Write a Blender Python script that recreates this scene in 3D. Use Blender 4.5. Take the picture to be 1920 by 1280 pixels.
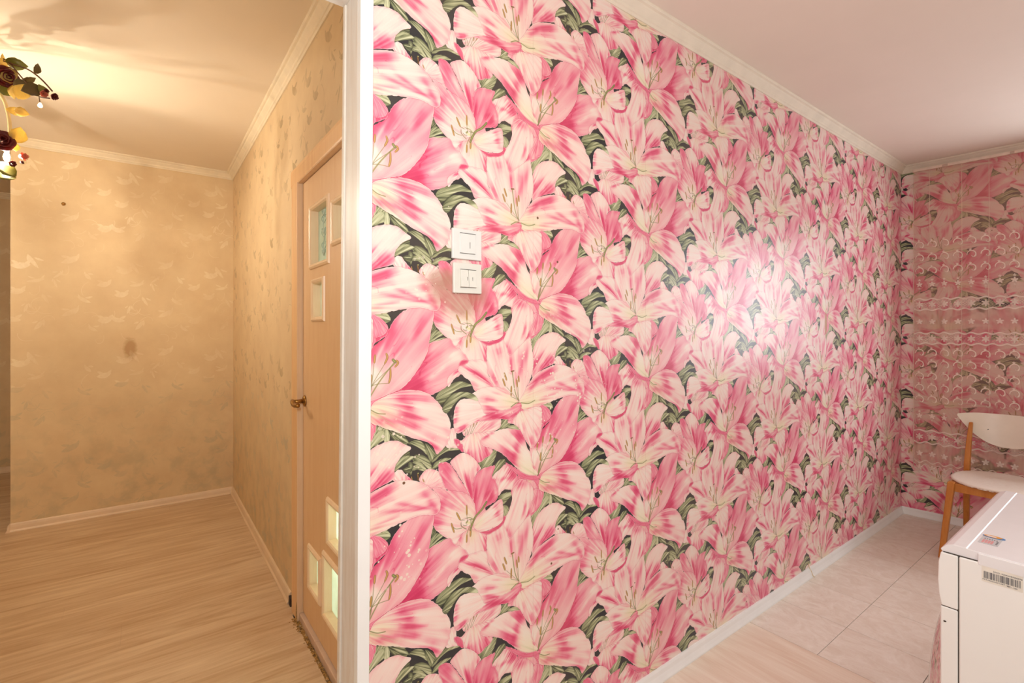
import bpy, bmesh, math, random
import numpy as np
from mathutils import Vector, Matrix
for o in list(bpy.data.objects): bpy.data.objects.remove(o)
S = bpy.context.scene
# ---------------------------------------------------------------- camera (level, lens shifted), light, exposure
# room axes: X along the lily wall, Y through the doorway into the hall
cam = bpy.data.cameras.new('camera'); cam.sensor_width = 36; cam.lens = 916/1920*36; cam.shift_y = -22/1920; cam.clip_start = .05
co = bpy.data.objects.new('camera', cam); S.collection.objects.link(co); S.camera = co
co.location = (0, 0, 1.325); co.rotation_euler = (math.pi/2, 0, math.atan2(1225, 916)-math.pi/2)
wd = bpy.data.worlds.new('world'); S.world = wd; wd.use_nodes = True; bg = wd.node_tree.nodes['Background']; bg.inputs[0].default_value = (.72, .82, 1, 1); bg.inputs[1].default_value = 1.0
def area(name, loc, target, size, energy, col, sy=None):
    L = bpy.data.lights.new(name, 'AREA'); L.energy = energy; L.color = col; L.size = size
    if sy: L.shape = 'RECTANGLE'; L.size_y = sy
    o = bpy.data.objects.new(name, L); S.collection.objects.link(o); o.location = loc; o.rotation_euler = (Vector(target)-Vector(loc)).to_track_quat('-Z', 'Y').to_euler(); return o
area('kitchen_key', (-.12, -.15, 1.66), (.9, 1.4, 2.0), .16, 18, (1, 1, .985))
area('kitchen_fill', (.7, -.7, 2.44), (.7, -.7, 0), .5, 16, (1, .985, .94))  # added fill from above for the kitchen ambient, no fitting stands here
area('washroom_light', (1.35, 1.9, .9), (.7, 1.9, .6), .3, 26, (.95, 1, .98))
area('window_daylight', (4.90, -.42, 1.60), (2.2, 1.0, 1.5), 1.15, 50, (.93, .95, 1.0), 1.15)
HALL_E = 2450.; HALL_COL = (1, .87, .69)      # bare candle bulbs of the hall chandelier
S.view_settings.view_transform = 'Standard'; S.view_settings.look = 'None'; S.view_settings.exposure = 0.0; S.view_settings.gamma = 1; S.view_settings.use_curve_mapping = False
# ---------------------------------------------------------------- the lily print: outlines in millimetres on one repeat
TW = 534.0                                            # print repeat in millimetres, half drop between rolls
def spline(p, closed=True, n=5):
    p = np.array(p, float); m = len(p); out = []
    for i in range(m if closed else m-1):
        if closed: a, b, c_, d_ = p[i-1], p[i], p[(i+1) % m], p[(i+2) % m]
        else: a, b, c_, d_ = p[max(i-1, 0)], p[i], p[i+1], p[min(i+2, m-1)]
        for k in range(n):
            t = k/n
            out.append(.5*((2*b)+(c_-a)*t+(2*a-5*b+4*c_-d_)*t*t+(3*b-a-3*c_+d_)*t**3))
    if not closed: out.append(p[-1])
    return np.array(out)
def vnoise(x, y, seed):
    rng = np.random.RandomState(seed); g = rng.rand(64, 64)
    xi = np.floor(x).astype(int); yi = np.floor(y).astype(int); fx = x-xi; fy = y-yi
    fx = fx*fx*(3-2*fx); fy = fy*fy*(3-2*fy)
    q = lambda a, b: g[b % 64, a % 64]
    return (q(xi, yi)*(1-fx)+q(xi+1, yi)*fx)*(1-fy)+(q(xi, yi+1)*(1-fx)+q(xi+1, yi+1)*fx)*fy
def segdist(X, Y, x1, y1, x2, y2):
    dx, dy = x2-x1, y2-y1; L = dx*dx+dy*dy+1e-9
    t = np.clip(((X-x1)*dx+(Y-y1)*dy)/L, 0, 1)
    return np.hypot(X-x1-t*dx, Y-y1-t*dy), t
def polydist(X, Y, poly):
    D = np.full(X.shape, 1e9); ins = np.zeros(X.shape, bool); m = len(poly)
    for i in range(m):
        x1, y1 = poly[i]; x2, y2 = poly[(i+1) % m]
        D = np.minimum(D, segdist(X, Y, x1, y1, x2, y2)[0])
        if y1 != y2:
            ins ^= ((y1 > Y) != (y2 > Y)) & (X < (x2-x1)*(Y-y1)/(y2-y1)+x1)
    return np.where(ins, -D, D)
def canvas(p, pad, N):
    s = N/TW; x0, y0 = np.floor((p.min(0)-pad)*s); x1, y1 = np.ceil((p.max(0)+pad)*s)
    X, Y = np.meshgrid(np.arange(x0, x1+1), np.arange(y0, y1+1))
    X = X/s; Y = Y/s; blk = np.floor(X/TW+1e-9).astype(int)
    ix = np.rint((X-blk*TW)*s).astype(int) % N; iy = np.rint((Y-blk*TW/2)*s).astype(int) % N
    return X, Y, ix, iy
def ramp(d, cols):
    out = np.zeros(d.shape+(3,)); ks = [c[0] for c in cols]
    for k in range(3): out[..., k] = np.interp(d, ks, [c[1][k]/255 for c in cols])
    return out
PINK = [(0, (244, 229, 219)), (.25, (245, 217, 207)), (.5, (241, 176, 181)), (.75, (233, 122, 148)), (1.0, (217, 70, 112)), (1.3, (194, 34, 84))]
LEAF = [(0, (60, 66, 50)), (.35, (122, 128, 94)), (.65, (176, 178, 138)), (1, (214, 214, 178))]
INK = {1: (168, 166, 104), 2: (196, 152, 86), 3: (150, 104, 60), 4: (150, 152, 92)}
def paint_print(items, N=1024):
    img = np.zeros((N, N, 3)); gx, gy = np.meshgrid(np.arange(N), np.arange(N))
    img[:] = np.array((44, 46, 50))/255
    for n, it in enumerate(items):
        k = it[0]
        if k == 's':
            p = spline(it[1], False, 6); w = it[2]*.36*.58
            X, Y, ix, iy = canvas(p, w+2, N); D = np.full(X.shape, 1e9); m = len(p)-1; T = np.zeros(X.shape)
            for i in range(m):
                d, t = segdist(X, Y, *p[i], *p[i+1]); T = np.where(d < D, (i+t)/m, T); D = np.minimum(D, d)
            if it[3] == 2: w = w*(.35+.65*np.sqrt(np.clip(4*T*(1-T), 0, 1)))
            al = np.clip((w+.25-D)*N/TW*.8, 0, 1)[..., None]
            col = np.array(INK[it[3]])/255*(1.12-.45*np.clip(D/np.maximum(w, .1), 0, 1.2))[..., None]
            sh = np.clip((w+1.2-D)*.5, 0, 1)[..., None]*.28
            img[iy, ix] *= 1-sh
            img[iy, ix] = img[iy, ix]*(1-al)+col*al
            continue
        p = spline(it[1], True, 4); X, Y, ix, iy = canvas(p, 5, N)
        wob = (vnoise(X*.16, Y*.16, n)-.5)*2.2
        sd = polydist(X, Y, p)+wob*(k == 'p')-(.9 if k == 'p' else .2)
        bx, by, tx, ty = it[2]; L = math.hypot(tx-bx, ty-by)+1e-6; ax, ay = (tx-bx)/L, (ty-by)/L
        u = ((X-bx)*ax+(Y-by)*ay)/L; v = (-(X-bx)*ay+(Y-by)*ax)/L
        vv = v/(.22+.8*np.clip(u, 0, 1)**.7)                      # veins fan out from the base
        al = np.clip(.5-sd*N/TW, 0, 1)[..., None]
        if k == 'g':
            st = vnoise(vv*22+9, u*2.0+3, n+50); st2 = vnoise(vv*80+9, u*4+3, n+51)
            D = .5+it[3]+(st-.5)*.75+(st2-.5)*.35-.25*np.exp(-np.maximum(-sd, 0)/1.5)-.22*np.clip(1-u*3, 0, 1)
            D += .3*np.exp(-((vv-.05)/.05)**2)
            col = ramp(D, LEAF)
        else:
            _, _, _, d0, edge, yel, bl = it
            f = vnoise(vv*26+7, u*2.2+5, n+90); f2 = vnoise(vv*70+7, u*5+5, n+91); f3 = vnoise(vv*10+7, u*3+5, n+92)
            blob = np.zeros(X.shape)
            wx = (f-.5)*7; wy = (f3-.5)*6
            for x1, y1, x2, y2, r, a in bl:
                d, _t = segdist(X+wx, Y+wy, x1, y1, x2, y2); blob += a*np.clip(.45+np.minimum(_t, 1-_t)*2.2, 0, 1)*np.exp(-(d/((r*1.5+1.6)*(1.1-.4*_t)*(.75+.5*f)))**1.7)
            ein = np.maximum(-sd, 0)
            D = d0*1.2+.06+edge*.9*np.exp(-ein/6.0)*(.35+1.2*f3)+np.minimum(blob, 1.1)*(.38+.85*f+.2*f2)+(f-.5)*(.12+.3*np.clip(d0+blob, 0, 1))+(f2-.5)*.09+(f3-.5)*.24
            D = 1.25*(1-np.exp(-np.maximum(D, 0)/.92))
            fine = np.abs(vnoise(vv*17+3, u*1.2+2, n+93)-.5)
            D += .26*np.clip(1-fine/.014, 0, 1)*np.clip(1.15-u, 0, 1)   # thin engraved vein lines
            col = ramp(D, PINK)
            if yel:
                ye = np.clip(.6*yel*np.exp(-((np.hypot((u-.14)*1.0, v*1.7))/.27)**2)*(1-np.clip(blob, 0, 1)*.8), 0, .95)[..., None]
                col = col*(1-ye)+np.array((236, 226, 170))/255*ye
                mid = np.exp(-(v/.012)**2)*np.clip(1-u*2.2, 0, 1)*(u > 0)*.35*yel
                col = col*(1-mid[..., None])+np.array((140, 150, 70))/255*mid[..., None]
            D_line = np.exp(-((ein-2.1)/.6)**2)*.30*f3
            col = col*(1-D_line[..., None])+np.array((214, 84, 118))/255*D_line[..., None]
            rim = np.exp(-((ein-.9)/.55)**2)*.55*(vnoise(X*.05, Y*.05, n+7) > .25)
            col = col*(1-rim[..., None])+np.array((252, 236, 226))/255*rim[..., None]
        sh = (np.clip(1-np.maximum(sd, 0)/(3.2 if k == 'p' else 2.0), 0, 1)**2)[..., None]*(.34 if k == 'p' else .25)
        sub = img[iy, ix]
        tint = np.array((1, .72, .78)) if k == 'p' else np.array((1, 1, .95))
        sub = sub*(1-sh)+sub*sh*np.array((.75, .38, .5) if k == 'p' else (.4, .42, .36))
        img[iy, ix] = sub*(1-al)+np.clip(col, 0, 1)*al
    return img
LILY = [('g',[(-507,-656),(-492,-648),(-461,-645),(-472,-663),(-482,-685),(-505,-694)],(-505,-691,-472,-647),0),
('g',[(-505,-672),(-495,-647),(-472,-655),(-475,-679),(-499,-695)],(-502,-692,-475,-653),0.1),
('g',[(-470,-654),(-460,-660),(-458,-686),(-469,-685)],(-465,-685,-465,-656),0.35),
('g',[(-461,-656),(-430,-668),(-417,-684),(-412,-703),(-430,-697),(-448,-686)],(-458,-658,-412,-701),-0.2),
('g',[(-432,-735),(-423,-720),(-408,-715),(-404,-731),(-419,-735)],(-430,-735,-405,-717),-0.3),
('g',[(-408,-749),(-402,-782),(-395,-754)],(-402,-750,-401,-780),-0.1),
('g',[(-399,-771),(-394,-758),(-377,-758),(-360,-773),(-362,-779),(-383,-770)],(-399,-769,-360,-777),0.1),
('g',[(-426,-766),(-412,-758),(-397,-764),(-405,-776),(-416,-771)],(-426,-766,-397,-764),-0.25),
('g',[(-408,-700),(-394,-694),(-374,-699),(-360,-715),(-356,-736),(-371,-721),(-390,-708)],(-406,-698,-356,-735),0),
('g',[(-362,-706),(-345,-717),(-328,-739),(-333,-754),(-345,-756),(-354,-739),(-361,-722)],(-360,-708,-337,-757),-0.1),
('g',[(-397,-744),(-390,-732),(-371,-734),(-352,-748),(-343,-766),(-345,-780),(-359,-767),(-374,-752)],(-397,-735,-344,-778),0),
('g',[(-397,-750),(-383,-746),(-368,-759),(-356,-776),(-364,-775),(-379,-760)],(-397,-750,-358,-776),0.15),
('g',[(-452,-768),(-446,-749),(-432,-734),(-412,-730),(-391,-737),(-405,-745),(-430,-757)],(-451,-767,-392,-736),0.05),
('g',[(-343,-759),(-330,-739),(-309,-724),(-273,-728),(-255,-738),(-293,-736),(-317,-744),(-331,-755)],(-341,-758,-258,-735),0),
('g',[(-343,-778),(-333,-761),(-309,-753),(-284,-757),(-303,-763),(-327,-774)],(-343,-777,-285,-757),0.05),
('g',[(-331,-592),(-317,-573),(-293,-561),(-259,-552),(-225,-562),(-220,-567),(-252,-570),(-277,-580),(-305,-604),(-321,-612)],(-329,-597,-222,-565),-0.02),
('g',[(-354,-451),(-352,-432),(-333,-411),(-307,-425),(-325,-433)],(-353,-449,-309,-423),0),
('g',[(-356,-451),(-325,-437),(-297,-433),(-323,-448)],(-356,-451,-301,-433),0.15),
('g',[(-349,-389),(-327,-405),(-351,-423)],(-350,-422,-337,-394),-0.25),
('g',[(-505,-368),(-475,-364),(-455,-386),(-479,-385),(-504,-382)],(-502,-369,-456,-385),0.05),
('g',[(-475,-369),(-461,-359),(-456,-360),(-470,-373)],(-475,-369,-458,-360),0.25),
('g',[(-131,-897),(-118,-886),(-89,-886),(-71,-893),(-89,-902),(-113,-917)],(-130,-905,-72,-894),0),
('g',[(-118,-923),(-99,-923),(-93,-940),(-109,-961)],(-113,-924,-109,-960),0.1),
('g',[(-176,-975),(-160,-978),(-165,-1028),(-171,-1026)],(-169,-976,-169,-1025),0.1),
('g',[(-17,-961),(9,-959),(13,-992),(-12,-1011)],(6,-958,-9,-1007),-0.05),
('g',[(-207,-780),(-178,-774),(-148,-755),(-134,-759),(-153,-798),(-182,-806)],(-187,-804,-139,-758),0.05),
('g',[(-132,-696),(-123,-677),(-99,-670),(-87,-692),(-99,-706)],(-127,-697,-97,-673),0),
('g',[(-97,-695),(-75,-692),(-54,-698),(-54,-716)],(-97,-695,-55,-712),0.15),
('g',[(20,-643),(49,-636),(79,-655),(55,-663)],(22,-644,77,-655),0.05),
('g',[(49,-634),(74,-628),(78,-632),(60,-643)],(49,-635,77,-630),0.25),
('g',[(-14,-478),(-4,-435),(28,-411),(55,-391),(79,-407),(28,-432),(1,-480)],(-9,-476,65,-395),0.1),
('g',[(63,-390),(74,-395),(75,-424),(63,-424)],(69,-390,70,-424),0.35),
('g',[(77,-394),(107,-403),(127,-432),(105,-424),(82,-415)],(78,-397,126,-432),-0.2),
('p',[(-99,-586),(1,-593),(28,-648),(1,-666),(-89,-664),(-109,-624)],(-55,-629,-55,-581),0.6,0.1,0,[]),
('p',[(-40,-805),(55,-820),(77,-874),(49,-898),(-19,-876),(-60,-837)],(1,-856,1,-828),0.55,0.1,0,[]),
('p',[(-243,-874),(-187,-893),(-169,-950),(-173,-986),(-235,-993),(-277,-978),(-277,-953)],(-213,-939,-252,-967),0.3,0.1,0.6,[]),
('p',[(-273,-483),(-209,-485),(-164,-506),(-164,-536),(-235,-532),(-277,-530)],(-252,-509,-252,-531),0.45,0.1,0,[]),
('p',[(-75,-846),(33,-866),(33,-940),(-25,-975),(-75,-917)],(-19,-864,-19,-904),0.6,0.1,0,[]),
('p',[(-461,-540),(-371,-538),(-356,-581),(-444,-587)],(-461,-566,-371,-573),1.0,0.1,0,[]),
('p',[(-248,-688),(-213,-662),(-164,-662),(-123,-667),(-125,-691),(-153,-705),(-191,-707),(-235,-705)],(-213,-710,-132,-671),0.1,0.25,0.3,[(-191,-695,-137,-675,10,0.3)]),
('p',[(-300,-722),(-286,-681),(-272,-683),(-269,-710),(-262,-731),(-277,-728)],(-277,-727,-281,-684),0.05,0.15,0,[]),
('s',[(-241,-702),(-237,-682)],2.0,1),
('s',[(-233,-703),(-222,-676)],2.0,1),
('s',[(-226,-704),(-213,-670)],2.0,1),
('s',[(-235,-703),(-233,-686)],2,1),
('s',[(-223,-703),(-205,-675)],2,1),
('s',[(-213,-681),(-212,-670)],5,2),
('s',[(-205,-676),(-201,-668)],5,2),
('s',[(-245,-690),(-242,-686)],5,2),
('p',[(-273,-710),(-252,-714),(-235,-703),(-213,-699),(-178,-702),(-146,-702),(-162,-713),(-187,-723),(-153,-751),(-154,-764),(-173,-772),(-196,-782),(-213,-774),(-235,-752),(-260,-734)],(-213,-699,-196,-782),0.08,0.25,0.25,[(-196,-780,-160,-763,16,1.0),(-213,-770,-231,-748,9,0.6),(-178,-745,-160,-752,9,0.4)]),
('p',[(-275,-711),(-264,-708),(-251,-724),(-248,-744),(-261,-733)],(-264,-711,-252,-742),0.75,0.3,0,[]),
('p',[(-449,-785),(-446,-769),(-430,-763),(-412,-781),(-399,-796),(-397,-808),(-426,-799)],(-423,-800,-433,-765),0.05,0.2,0,[(-412,-785,-399,-798,5,0.7)]),
('p',[(-377,-798),(-364,-780),(-345,-776),(-317,-790),(-307,-811),(-301,-841),(-337,-830),(-360,-815)],(-360,-815,-333,-782),0.08,0.25,0,[(-333,-824,-305,-833,10,0.3)]),
('s',[(-383,-782),(-380,-798)],6,3),
('s',[(-379,-782),(-382,-798)],3,3),
('s',[(-400,-785),(-397,-796)],6,2),
('s',[(-368,-797),(-364,-806)],6,2),
('s',[(-382,-780),(-380,-780)],8,1),
('p',[(-322,-770),(-305,-764),(-286,-774),(-269,-799),(-250,-829),(-224,-863),(-216,-884),(-252,-860),(-293,-841),(-313,-805)],(-209,-896,-309,-770),0.35,0.25,0,[(-305,-773,-293,-821,16,0.35),(-285,-790,-256,-835,5,-0.25)]),
('p',[(-286,-768),(-273,-757),(-256,-749),(-237,-752),(-212,-770),(-191,-797),(-194,-804),(-205,-812),(-211,-829),(-211,-855),(-216,-884),(-235,-850),(-264,-801)],(-211,-896,-243,-754),0.08,0.15,0,[(-246,-805,-231,-847,4,0.7),(-222,-805,-216,-876,5,0.9),(-237,-824,-218,-876,5,0.6),(-205,-797,-196,-806,5,0.5)]),
('p',[(-154,-832),(-137,-812),(-113,-803),(-82,-810),(-66,-830),(-61,-857),(-75,-880),(-109,-874),(-130,-888),(-146,-868)],(-141,-903,-62,-845),0.05,0.15,0,[(-94,-816,-65,-850,11,1.0),(-137,-843,-89,-846,4,0.6),(-146,-860,-137,-881,7,0.7)]),
('g',[(-155,-833),(-144,-800),(-118,-785),(-103,-794),(-123,-812),(-141,-821)],(-154,-831,-106,-790),-0.1),
('p',[(-215,-851),(-209,-822),(-187,-804),(-151,-800),(-143,-804),(-153,-832),(-141,-842),(-131,-874),(-136,-899),(-160,-907),(-182,-915),(-205,-926),(-211,-888)],(-207,-926,-164,-800),0.55,0.3,0,[(-182,-827,-146,-814,12,-0.2),(-162,-865,-151,-901,12,0.6),(-207,-848,-209,-889,5,0.5),(-182,-879,-196,-910,4,-0.3),(-141,-857,-137,-889,5,-0.5)]),
('p',[(-267,-1001),(-265,-985),(-248,-968),(-233,-962),(-209,-969),(-173,-986),(-170,-1010),(-171,-1040),(-173,-1062),(-213,-1054),(-252,-1027)],(-222,-954,-213,-1054),0.12,0.4,0.9,[(-262,-989,-252,-974,5,0.6),(-173,-990,-173,-1043,6,0.7)]),
('p',[(-339,-828),(-321,-831),(-293,-843),(-252,-855),(-224,-874),(-211,-897),(-208,-926),(-212,-942),(-234,-960),(-252,-967),(-265,-985),(-267,-1001),(-293,-971),(-317,-950),(-337,-926),(-345,-905),(-325,-892),(-318,-869)],(-209,-937,-333,-831),0.1,0.2,0.35,[(-309,-850,-260,-885,16,0.4),(-333,-894,-325,-934,16,0.65),(-317,-859,-309,-889,7,0.5),(-252,-880,-235,-898,7,0.25)]),
('p',[(-430,-568),(-394,-527),(-364,-484),(-353,-451),(-321,-442),(-292,-436),(-277,-454),(-255,-469),(-230,-497),(-250,-506),(-275,-526),(-293,-540),(-297,-562),(-345,-582),(-364,-577),(-394,-571)],(-444,-577,-243,-488),0.42,0.15,0,[(-426,-569,-379,-524,14,0.9),(-379,-528,-356,-460,12,0.8),(-408,-567,-356,-570,14,1.0),(-356,-546,-293,-500,5,-0.35),(-293,-483,-243,-495,16,-0.45),(-356,-512,-309,-471,9,0.35)]),
('p',[(-294,-543),(-275,-526),(-255,-519),(-259,-535),(-277,-545),(-287,-558),(-293,-563)],(-293,-557,-256,-520),0.05,0.3,0,[(-271,-530,-256,-522,2,0.9)]),
('p',[(-261,-1048),(-243,-1037),(-209,-1031),(-171,-1038),(-166,-1052),(-163,-1078),(-139,-1106),(-148,-1111),(-187,-1114),(-209,-1115),(-225,-1088),(-256,-1064)],(-137,-1114,-252,-1043),0.08,0.22,0,[(-243,-1042,-151,-1102,4,0.45),(-209,-1066,-151,-1106,3,0.9),(-231,-1053,-173,-1084,2,0.5),(-222,-1088,-196,-1111,5,0.3)]),
('p',[(-259,-1042),(-251,-1031),(-232,-1031),(-237,-1039)],(-256,-1040,-233,-1032),0.95,0.2,0,[]),
('p',[(-3,-484),(12,-451),(44,-427),(89,-421),(111,-432),(132,-446),(107,-461),(89,-487),(86,-516),(57,-525),(25,-540),(-1,-561),(-7,-520)],(-12,-564,110,-436),0.12,0.15,0,[(1,-496,1,-553,7,0.75),(6,-525,44,-485,5,0.45),(44,-518,85,-499,12,0.75),(22,-534,65,-519,6,0.6),(55,-444,110,-436,10,-0.1)]),
('p',[(-165,-448),(-132,-442),(-104,-419),(-65,-407),(-19,-419),(-10,-447),(-4,-484),(0,-516),(-8,-552),(-29,-588),(-44,-618),(-59,-626),(-89,-604),(-137,-576),(-158,-548),(-168,-509)],(-57,-626,-84,-423),0.1,0.18,0.2,[(-130,-461,-123,-484,7,0.6),(-84,-489,-80,-540,3,0.55),(-19,-463,-65,-569,6,0.5),(-50,-483,-60,-514,7,0.3),(-151,-537,-132,-572,5,0.5),(-109,-500,-99,-547,5,-0.1)]),
('p',[(-196,-973),(-164,-981),(-118,-966),(-109,-952),(-104,-965),(-123,-980),(-151,-988),(-171,-988)],(-191,-976,-106,-957),0.95,0.1,0,[]),
('p',[(-36,-855),(-19,-854),(-1,-868),(13,-896),(-13,-894),(-25,-868)],(-19,-856,1,-894),0.3,0.1,1.0,[]),
('p',[(-4,-895),(30,-906),(33,-940),(12,-957),(-14,-968),(-50,-984),(-27,-943),(-1,-924)],(12,-899,-35,-977),0.3,0.35,0,[(-35,-961,-14,-958,6,0.7),(17,-912,6,-950,7,0.5)]),
('p',[(-78,-877),(-71,-862),(-50,-856),(-24,-867),(-3,-892),(0,-917),(-12,-938),(-30,-974),(-65,-1002),(-89,-1020),(-99,-998),(-109,-972),(-90,-937),(-80,-908)],(-30,-862,-89,-1020),0.1,0.3,0,[(-70,-867,-30,-874,9,0.6),(-25,-931,-45,-975,5,0.55),(-99,-989,-84,-1016,5,0.5)]),
('p',[(-211,-955),(-209,-941),(-186,-927),(-162,-918),(-136,-904),(-117,-903),(-113,-944),(-118,-966),(-139,-974),(-164,-977),(-186,-977),(-204,-968)],(-209,-957,-123,-911),0.05,0.25,0.5,[(-141,-910,-127,-952,7,0.65)]),
('p',[(65,-697),(89,-654),(123,-628),(168,-620),(197,-628),(188,-685),(177,-740),(152,-780),(123,-814),(94,-832),(56,-842),(23,-853),(12,-848),(1,-828),(-12,-785),(-9,-758),(22,-742),(36,-719)],(14,-854,186,-626),0.38,0.12,0.15,[(49,-724,93,-671,16,0.8),(55,-688,88,-650,9,0.8),(122,-704,88,-742,3,0.35),(168,-640,145,-698,9,0.45),(22,-750,1,-763,10,0.6),(22,-811,55,-775,19,-0.5),(145,-758,88,-817,14,-0.3),(1,-771,1,-820,9,-0.4)]),
('p',[(28,-648),(56,-655),(71,-673),(67,-693),(39,-711),(30,-723),(29,-677)],(36,-649,38,-719),0.55,0.3,0,[(38,-707,65,-689,5,0.6)]),
('p',[(-190,-723),(-173,-712),(-146,-704),(-113,-699),(-80,-704),(-47,-713),(-35,-734),(-24,-768),(-12,-785),(-3,-819),(14,-844),(13,-857),(-19,-849),(-50,-832),(-84,-799),(-109,-775),(-146,-752),(-180,-737)],(13,-856,-185,-724),0.08,0.12,0.6,[(-47,-720,-65,-762,11,0.95),(-94,-715,-50,-728,10,0.5),(-113,-758,-60,-817,8,0.9),(-185,-716,-146,-708,3,0.8),(-60,-762,-80,-799,7,0.5),(-4,-787,6,-841,3,0.9),(-30,-783,-19,-832,9,-0.5)]),
('p',[(-103,-799),(-60,-825),(-30,-846),(1,-855),(23,-857),(18,-868),(-9,-866),(-50,-848),(-83,-819)],(17,-863,-99,-803),0.45,0.45,0,[]),
('p',[(-510,-610),(-502,-595),(-489,-585),(-468,-576),(-430,-566),(-394,-567),(-359,-576),(-332,-596),(-308,-624),(-292,-647),(-287,-672),(-292,-704),(-304,-723),(-320,-735),(-328,-737),(-340,-715),(-360,-701),(-394,-688),(-430,-671),(-465,-655),(-502,-638),(-512,-626)],(-509,-609,-317,-728),0.1,0.14,0.9,[(-437,-574,-394,-625,12,0.85),(-408,-577,-341,-596,10,0.35),(-495,-628,-430,-645,9,0.95),(-430,-645,-379,-661,7,0.8),(-430,-625,-356,-643,3,0.55),(-356,-699,-321,-735,9,0.75),(-309,-648,-293,-693,7,0.2)]),
('p',[(-199,-608),(-231,-602),(-255,-604),(-269,-617),(-275,-638),(-276,-666),(-269,-689),(-252,-690),(-231,-676),(-204,-668),(-173,-665),(-146,-658),(-146,-636),(-173,-626)],(-155,-650,-271,-681),0.05,0.15,0,[(-266,-617,-271,-667,5,0.45),(-260,-686,-235,-675,5,0.9),(-205,-667,-173,-663,3,0.5)]),
('p',[(-57,-629),(-83,-603),(-109,-585),(-146,-576),(-182,-576),(-212,-586),(-221,-592),(-199,-609),(-186,-625),(-173,-648),(-132,-648),(-89,-646),(-64,-636)],(-55,-631,-213,-590),0.08,0.12,0.75,[(-178,-606,-137,-614,7,0.55),(-178,-629,-132,-645,4,0.8),(-146,-590,-89,-602,4,0.35),(-182,-643,-118,-649,2,0.7)]),
('p',[(-56,-629),(-40,-609),(-18,-576),(8,-549),(44,-534),(89,-524),(139,-530),(182,-554),(212,-587),(216,-618),(200,-630),(162,-621),(110,-627),(67,-636),(22,-646),(-19,-653),(-46,-645)],(-52,-631,208,-621),0.08,0.12,0.75,[(22,-562,88,-537,12,0.85),(-19,-600,22,-558,5,0.7),(55,-589,186,-611,3,0.5),(88,-574,199,-616,3,0.6),(28,-624,99,-609,3,0.7),(168,-562,205,-619,6,0.55),(192,-607,208,-626,7,0.8),(-19,-648,55,-634,3,0.45)]),
('p',[(28,-646),(55,-653),(70,-673),(63,-689),(49,-696),(33,-694)],(36,-649,55,-692),0.5,0.3,0,[]),
('p',[(-95,-680),(-80,-658),(-59,-656),(-39,-654),(23,-647),(33,-669),(32,-710),(23,-742),(2,-767),(-10,-767),(-30,-743),(-44,-717),(-64,-695),(-80,-687)],(-50,-653,-4,-766),0.06,0.25,0.25,[(-94,-680,-75,-662,7,1.0),(12,-708,22,-737,7,0.4),(-4,-730,-4,-762,8,0.45),(-40,-686,-30,-715,5,0.35)]),
('p',[(-194,-663),(-160,-649),(-122,-647),(-83,-642),(-55,-629),(-46,-641),(-59,-660),(-83,-674),(-94,-674),(-132,-667),(-169,-668)],(-50,-637,-191,-663),0.3,0.5,0,[(-164,-657,-99,-667,4,0.9),(-84,-673,-60,-656,5,0.7),(-173,-644,-132,-648,2,0.7)]),
('g',[(-311,-623),(-301,-601),(-277,-584),(-243,-582),(-212,-592),(-199,-610),(-225,-602),(-251,-596),(-275,-613),(-296,-635)],(-307,-627,-200,-609),0.05),
('s',[(-55,-623),(-69,-596),(-80,-534)],6,1),
('s',[(-83,-534),(-74,-533)],8,3),
('s',[(-57,-620),(-84,-608)],2,1),
('s',[(-56,-621),(-59,-581)],2,1),
('s',[(-58,-620),(-101,-578)],1.5,1),
('s',[(-56,-621),(-64,-581)],1.5,1),
('s',[(-109,-537),(-100,-559)],13,2),
('s',[(-114,-554),(-105,-576)],13,2),
('s',[(-83,-577),(-84,-606)],13,2),
('s',[(-64,-557),(-61,-581)],13,2),
('s',[(-57,-549),(-55,-567)],13,2),
('s',[(-84,-638),(-67,-629),(-55,-628)],5,4),
('s',[(-47,-629),(-19,-634),(6,-626)],4,4),
('s',[(17,-857),(49,-807),(88,-761)],6,1),
('s',[(85,-754),(90,-759)],16,4),
('s',[(18,-857),(30,-816),(14,-779)],2.5,1),
('s',[(18,-857),(30,-816),(36,-762)],2.5,1),
('s',[(18,-857),(30,-816),(74,-811)],2.5,1),
('s',[(18,-857),(30,-816),(93,-761)],2.5,1),
('s',[(18,-857),(30,-816),(64,-762)],2.5,1),
('s',[(67,-737),(70,-748),(63,-763)],13,2),
('s',[(39,-740),(37,-760)],13,2),
('s',[(17,-757),(14,-777)],13,2),
('s',[(78,-774),(78,-795),(74,-811)],13,2),
('s',[(90,-772),(98,-762),(93,-755)],13,2),
('s',[(30,-788),(27,-812)],13,2),
('s',[(22,-868),(44,-882),(65,-886)],4,4),
('s',[(-171,-898),(-187,-916),(-209,-933),(-224,-963)],14,4),
('s',[(-171,-897),(-180,-910)],5,1),
('s',[(-211,-936),(-237,-934),(-252,-936),(-252,-947),(-237,-958)],4,4),
('s',[(-213,-939),(-226,-929),(-243,-929)],4,1),
('p',[(-250,-931),(-237,-930),(-224,-939),(-226,-949),(-241,-950),(-251,-942)],(-224,-944,-250,-938),0,0.0,1.6,[]),
('s',[(-237,-941),(-233,-937)],9,1),
('s',[(-247,-945),(-241,-948),(-235,-947)],3,4),
('s',[(-222,-937),(-222,-971)],5,1),
('s',[(-226,-951),(-235,-971)],4,1),
('s',[(-252,-952),(-269,-950),(-277,-944)],3,1),
('s',[(-243,-932),(-256,-929)],3,1),
('s',[(-233,-935),(-236,-916)],2,1),
('s',[(-236,-893),(-235,-920)],12,2),
('s',[(-268,-906),(-256,-929)],12,2),
('s',[(-284,-931),(-275,-958)],12,2),
('s',[(-235,-973),(-236,-995)],12,2),
('s',[(-223,-966),(-224,-982)],12,2)]
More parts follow.
